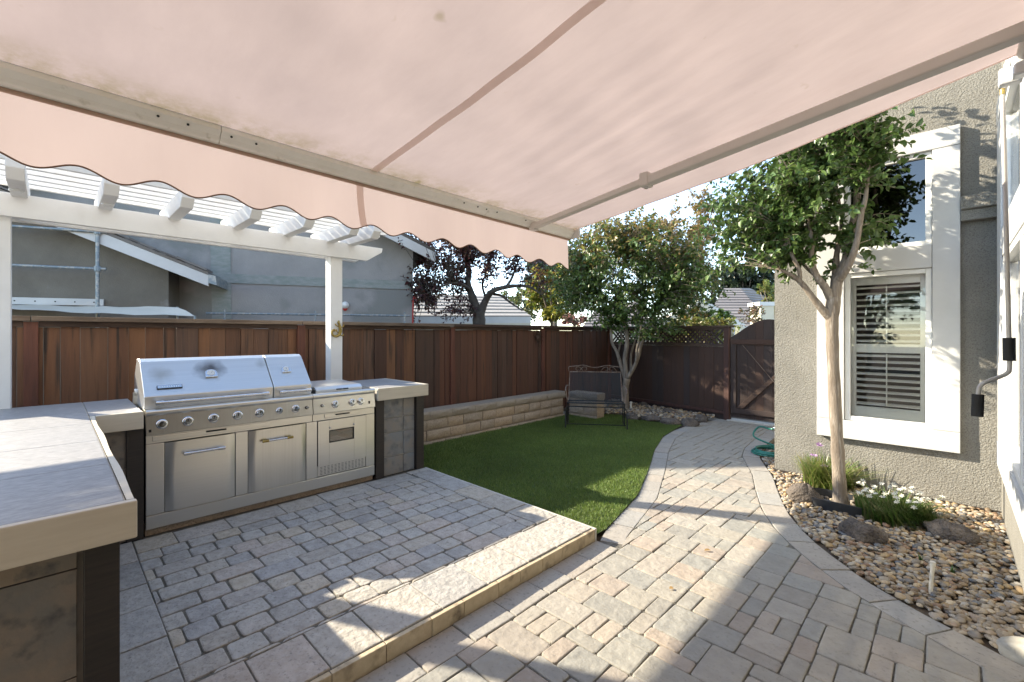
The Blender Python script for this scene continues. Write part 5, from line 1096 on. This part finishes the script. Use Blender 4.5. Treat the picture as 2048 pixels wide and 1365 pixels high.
MB().tube([bp(-hw, sb0, sz), bp(hw, sb0, sz), bp(hw, sb1, sz-.03), bp(-hw, sb1, sz-.03), bp(-hw, sb0, sz)], .011, 8).build('seat_frame', 'iron', be, smooth=True)
MB().tube([bp(-hw, sb0+.01, sz), bp(-hw, sb0-.005, sz-.06), bp(hw, sb0-.005, sz-.06), bp(hw, sb0+.01, sz)], .009, 8).build('seat_apron', 'iron', be)
MB().tube([bp(-hw, sb1, sz-.03), bp(-hw+.02, sb1+.16, .90), bp(hw-.02, sb1+.16, .90), bp(hw, sb1, sz-.03)], .010, 8).build('back_frame', 'ironr', be)
zt = .91; yb = sb1+.165
MB().tube(bez([bp(-hw, yb, zt), bp(-hw, yb, zt+.075), bp(-hw+.06, yb, zt+.085), bp(-.30, yb, zt+.10), bp(-.2, yb, zt+.11), bp(-.06, yb, zt+.075), bp(.06, yb, zt+.075), bp(.2, yb, zt+.11), bp(.30, yb, zt+.10), bp(hw-.06, yb, zt+.085), bp(hw, yb, zt+.075), bp(hw, yb, zt)], 4), .006, 6).build('crest_rail', 'ironr', be)
for sx in (-1, 1):
    for k_, cx in ((-1, .30), (1, .19)):
        ctr = sx*cx
        pts = [bp(ctr+k_*(-.09), yb, zt), bp(ctr+k_*(-.03), yb, zt+.07), bp(ctr+k_*.03, yb, zt+.075), bp(ctr+k_*.04, yb, zt+.03), bp(ctr+k_*.01, yb, zt+.012), bp(ctr-k_*.005, yb, zt+.03)]
        MB().tube(bez(pts, 5), .0045, 6).build('scroll', 'ironr', be)
for sx in (-1, 1):
    a = sx*(hw+.035)
    MB().tube(bez([bp(a, sb1+.08, .66), bp(a, .30, .67), bp(a, .10, .66), bp(a, .03, .62), bp(a, .05, .58)], 5), .010, 8).tube([bp(a, .12, .655), bp(a-sx*.03, .10, sz)], .009, 8).tube([bp(a, sb1+.08, .66), bp(sx*hw, sb1+.08, .66)], .008, 8).build('armrest', 'ironr', be, smooth=True)
    base_ = MB().tube([bp(a, -.02, .015), bp(a, .52, .015)], .010, 8).build('base_rail', 'iron', be)
    for b in (-.02, .52): MB().tube([bp(a, b, .015), bp(a, b+(.05 if b < .2 else -.05), .30)], .011, 8).build('leg', 'iron', be)
    MB().tube([bp(a, .03, .30), bp(a, .47, .30)], .010, 8).tube([bp(a-sx*.035, .06, .30), bp(a-sx*.035, .09, .06)], .007, 6).tube([bp(a-sx*.035, .44, .30), bp(a-sx*.035, .41, .06)], .007, 6).tube([bp(a-sx*.035, .09, .06), bp(a-sx*.035, .41, .06)], .008, 6).tube([bp(a-sx*.035, .12, .06), bp(sx*hw, .12, sz)], .008, 6).tube([bp(a-sx*.035, .38, .06), bp(sx*hw, .38, sz-.02)], .008, 6).build('glider_hanger', 'iron', be)
MB().tube([bp(-hw-.035, .25, .03), bp(hw+.035, .25, .03)], .008, 8).build('cross_bar', 'iron', be)
# ================================================================ BED DETAILS
def rock(name, c, sx, sy, sz_, rz, label, mat, cat='rock', group=None, rough=.16):
    n, mm_ = 22, 14; vs = []; fs = []; ph = [R.uniform(0, 6.28) for _ in range(8)]
    pl = [(Vector(NR.normal(0, 1, 3)).normalized(), R.uniform(.66, .9)) for _ in range(7)]
    for a in range(mm_+1):
        t = math.pi*a/mm_
        for b in range(n):
            f_ = 2*math.pi*b/n; d = Vector((math.sin(t)*math.cos(f_), math.sin(t)*math.sin(f_), math.cos(t))); r = 1.
            for nn, k in pl:
                q = d.dot(nn)
                if q > 1e-3: r = min(r, k/q)
            r *= 1+rough*.3*(math.sin(5*f_+ph[0]+3*t)+math.sin(7*t+ph[1]+2*f_)+.6*math.sin(11*f_+ph[2]-5*t))+R.uniform(-rough*.12, rough*.12)*math.sin(t)
            v = Vector((d.x*sx*r, d.y*sy*r, d.z*sz_*r)); v.rotate(Matrix.Rotation(rz, 3, 'Z')); vs.append(tuple(Vector(c)+v))
    for a in range(mm_):
        for b in range(n): fs.append((a*n+b, (a+1)*n+b, (a+1)*n+(b+1) % n, a*n+(b+1) % n))
    return tag(MB().add(vs, fs).build(name, mat, smooth=True, ang=60), label, cat, group)
g_ = gz(1610, 1000, 0.02); rock('lava_rock', (g_.x, g_.y, .05), .15, .11, .12, .3, 'rounded brown lava rock left of the tree trunk', 'redrock', group='lava rocks in the pebble bed')
g_ = gz(1728, 1082, 0.0); rock('lava_rock', (g_.x, g_.y+.03, .04), .17, .11, .12, -.35, 'angular lava rock below the white flowers', 'redrock', group='lava rocks in the pebble bed')
g_ = gz(1900, 1078, 0.0); rock('lava_rock', (g_.x, g_.y+.03, .03), .17, .10, .10, -.25, 'dark lava rock to the right of the white flowers', 'redrock', group='lava rocks in the pebble bed')
g_ = gz(2040, 1320, 0.0); rock('round_boulder', (g_.x+.02, g_.y+.03, .02), .10, .085, .075, -.3, 'pale round boulder at the right end of the pebble bed', 'boulder', rough=.03)
for i, (px, py, s, lb) in enumerate(((1262, 838, .17, 'flat dark rock at the lawn edge below the tree trunk'), (1300, 842, .22, 'broad dark rock at the front of the corner bed'), (1338, 848, .2, 'long low rock at the lawn edge right of the broad rock'), (1375, 850, .2, 'rock at the front right of the corner bed'), (1400, 842, .17, 'rock beside the path at the corner bed'), (1335, 828, .17, 'rock lying on the pebbles behind the edging rocks'), (1285, 815, .16, 'dark rock next to the rear tree trunk'))):
    g_ = gz(px, py, .02); rock('edging_rock', (g_.x, g_.y+.05, .04), s*.85, s*.55, .085, R.uniform(-.2, .6), lb, 'redrock', group='rocks edging the corner bed')
# black ring of the tree well
tr_ = thing('tree_ring', (-.74, 5.06, 0), 'black plastic edging around the front tree trunk', 'edging')
vs = []; n = 26
for k_, (r, z) in enumerate(((.235, -.02), (.25, .085), (.243, .087), (.228, -.02))):
    for i in range(n): a = -.2+i/(n-1)*5.2+1.6; vs.append((-.72+r*1.15*math.cos(a), 5.08+r*.85*math.sin(a), z+(.012*math.sin(a*3) if 0 < k_ < 3 else 0)))
MB().add(vs, [(k_*n+i, k_*n+i+1, (k_+1)*n+i+1, (k_+1)*n+i) for k_ in range(3) for i in range(n-1)]).build('band', M('plastic_edging', (.02, .024, .03), (.03, .034, .04), .45), tr_, smooth=True, ang=50)
def strap_plant(name, label, c, n, hgt, spr, pal, fl=None, base_r=.1):
    t = thing(name, c, label, 'plant'); V = []; F = []; Cc = []; off = 0
    for i in range(n):
        a = R.uniform(0, 6.283); r0 = base_r*math.sqrt(R.random()); hh = hgt*R.uniform(.6, 1.15); sp = spr*R.uniform(.2, 1.1); w_ = R.uniform(.0035, .0065)
        px, py = c[0]+r0*math.cos(a*1.7), c[1]+r0*math.sin(a*1.7); d = Vector((math.cos(a), math.sin(a), 0)); s_ = Vector((-d.y, d.x, 0))*w_
        col = np.array(R.choice(pal))*R.uniform(.75, 1.25); q = []
        for k in range(5):
            u_ = k/4; p = Vector((px, py, c[2]))+d*(sp*u_*u_)+Vector((0, 0, hh*(u_-.28*u_*u_*(sp/spr)))); ww_ = 1-u_*u_*.9; q += [p-s_*ww_, p+s_*ww_]
        V += [tuple(p) for p in q]; F += [(off+2*k, off+2*k+1, off+2*k+3, off+2*k+2) for k in range(4)]; Cc += [col]*10; off += 10
    tag(tri_mesh('leaves', np.array(V), np.array(F), np.array(Cc), 'leaf', t), kind='stuff')
    for (fx, fy, fz, kind) in (fl or []):
        b = Vector((c[0]+fx*.35, c[1]+fy*.35, c[2])); p = Vector((c[0]+fx, c[1]+fy, c[2]+fz))
        MB().tube(bez([b, b.lerp(p, .5)+Vector((0, 0, .04)), p], 4), .002, 5).build('stem', 'leaf_stem', t)
        if kind == 'w':
            ax_ = Vector((R.gauss(-.2, .35), R.gauss(-.4, .35), 1)).normalized(); a1 = ax_.orthogonal().normalized(); a2 = ax_.cross(a1); mb = MB(); o0 = R.uniform(0, 1)
            for k in range(6):
                g1 = k*1.047+o0; d = a1*math.cos(g1)+a2*math.sin(g1); s_ = ax_.cross(d); L_ = R.uniform(.021, .028)
                mb.add([p, p+d*L_*.5+s_*.006+ax_*.008, p+d*L_+ax_*.008, p+d*L_*.5-s_*.006+ax_*.010], [(0, 1, 2, 3)])
            mb.build('flower', 'petal_w', t); 
        else:
            mb = MB()
            for k in range(14):
                d = Vector(NR.normal(0, 1, 3)).normalized(); d.z = abs(d.z)*.8; e = p+d*R.uniform(.018, .032); s_ = d.orthogonal().normalized()*.006; mb.add([p, e-s_, e+d*.008, e+s_], [(0, 1, 2, 3)])
            mb.build('flower', 'petal_p', t)
    return t
m['leaf_stem'] = M('flower_stem', (.10, .15, .04), (.13, .17, .05), .6); m['petal_w'] = M('white_petal', (.66, .66, .61), (.60, .60, .54), .6, trans=.25); m['petal_p'] = M('lilac_petal', (.48, .30, .52), (.40, .24, .46), .6, trans=.25)
PG = [(.14, .23, .05), (.20, .27, .07), (.26, .28, .10), (.10, .18, .045), (.32, .28, .13)]
cA = gz(1655, 978, 0); cA = (cA.x, cA.y+.06, .0)
def rel(px, py, c): p = gy(px, py, c[1]-.05); return (p.x-c[0], -.05, p.z-c[2])
strap_plant('garlic_plant', 'clump of thin green leaves with lilac flowers behind the trunk', cA, 760, .34, .36, PG, [(*rel(1637, 890, cA), 'p'), (*rel(1642, 893, cA), 'p'), (*rel(1628, 912, cA), 'p'), (*rel(1648, 933, cA), 'p'), (*rel(1657, 952, cA), 'p'), (*rel(1662, 957, cA), 'p')], .22)
cB = gz(1790, 1045, 0); cB = (cB.x, cB.y+.08, .0)
fl = []
for i in range(54):
    a = R.uniform(0, 6.283); r = math.sqrt(R.random()); fl.append((.34*r*math.cos(a)+.0, .26*r*math.sin(a), R.uniform(.17, .26), 'w'))
strap_plant('rain_lily_plant', 'dense clump of white star flowers over grassy leaves beside the rock', cB, 1700, .20, .13, [(.045, .11, .02), (.06, .135, .025), (.085, .15, .035), (.16, .17, .07)], fl, .27)
for px, py, lb in ((1842, 1125, 'tiny grass tuft in the pebbles nearer the window plants'), (1905, 1148, 'tiny grass tuft in the pebbles right of the white pipe')):
    g_ = gz(px, py, 0); strap_plant('grass_tuft', lb, (g_.x, g_.y, 0), 9, .075, .035, [(.06, .13, .04), (.09, .15, .05)], None, .01)
g0 = gz(1860, 1190, 0); pv = thing('pvc_riser', g0, 'short white plastic riser pipe standing in the pebbles', 'pipe')
gt_ = Vector((g0.x+.012, g0.y, .19)); MB().tube([(g0.x, g0.y, -.03), gt_], .0105, 12).build('pipe', 'pvc', pv, smooth=True); MB().tube([gt_-Vector((0, 0, .008)), gt_+Vector((0, 0, .016))], .0145, 12).build('cap', 'pvc', pv, smooth=True, ang=40)
gA = gz(1262, 818, .05); p2 = thing('pvc_stub', gA, 'small white pipe stub next to the rear tree trunk', 'pipe'); MB().tube([(gA.x, gA.y, 0), (gA.x, gA.y, .18)], .02, 10).build('pipe', 'pvc', p2, smooth=True); MB().tube([(gA.x, gA.y, .165), (gA.x, gA.y, .195)], .025, 10).build('cap', 'pvc', p2, smooth=True)
# hose and spigot
hc = gz(1535, 905, .02); ho = thing('garden_hose', hc, 'coiled green garden hose at the house corner', 'hose')
pts = []; n = 150
for i in range(n):
    a = i/n*2*math.pi*3.6+2.2; r = .235-.012*(i/n*3.6)+.012*math.sin(a*.7); pts.append(Vector((hc.x+.05+r*math.cos(a)*.95, hc.y+r*math.sin(a), .022+.013*(i/n*3.6)+.006*math.sin(a*1.3))))
sp = Vector((-1.60, 6.35, .40)); e = pts[-1]
up_ = bez([e, e+Vector((-.10, .05, .05)), Vector((hc.x-.17, hc.y+.02, .20)), Vector((hc.x-.12, hc.y+.06, .33)), sp+Vector((-.05, 0, -.01)), sp], 8)
MB().tube(pts+up_[1:], .0115, 8).build('tube', 'hose', ho, smooth=True)
sg_ = thing('garden_spigot', sp, 'brass and steel garden spigot on the house side wall', 'spigot')
MB().tube([(-1.481, 6.35, .44), (-1.56, 6.35, .44), (-1.60, 6.35, .405)], .013, 10).build('body', 'chrome', sg_, smooth=True); MB().lathe((-1.55, 6.35, .455), (-.2, 0, 1), [(.006, 0), (.006, .03), (.026, .032), (.026, .042), (.004, .044)], 12).build('handle', 'chrome', sg_, smooth=True); MB().tube([sp+Vector((-.03, 0, -.02)), sp], .018, 10).build('coupling', 'galv', sg_, smooth=True)
# fallen leaves on the pavers
for i, (px, py, lb) in enumerate(((1408, 1102, 'dry tan leaf lying on the sunny pavers'), (1338, 1178, 'dry yellow leaf crumb on the sunny lower pavers'))):
    g_ = gz(px, py, .006); V, F, Cc = leaf_arrays(np.array([[g_.x, g_.y, .008]]), np.array([[.6, .5, .12]]), np.array([[.1, -.1, 1.]]), np.array([.05-.02*i]), np.array([.014]), np.array([(.42, .27, .12)]), True)
    tag(tri_mesh('fallen_leaf', V, F, Cc, 'leaf'), lb, 'leaf')
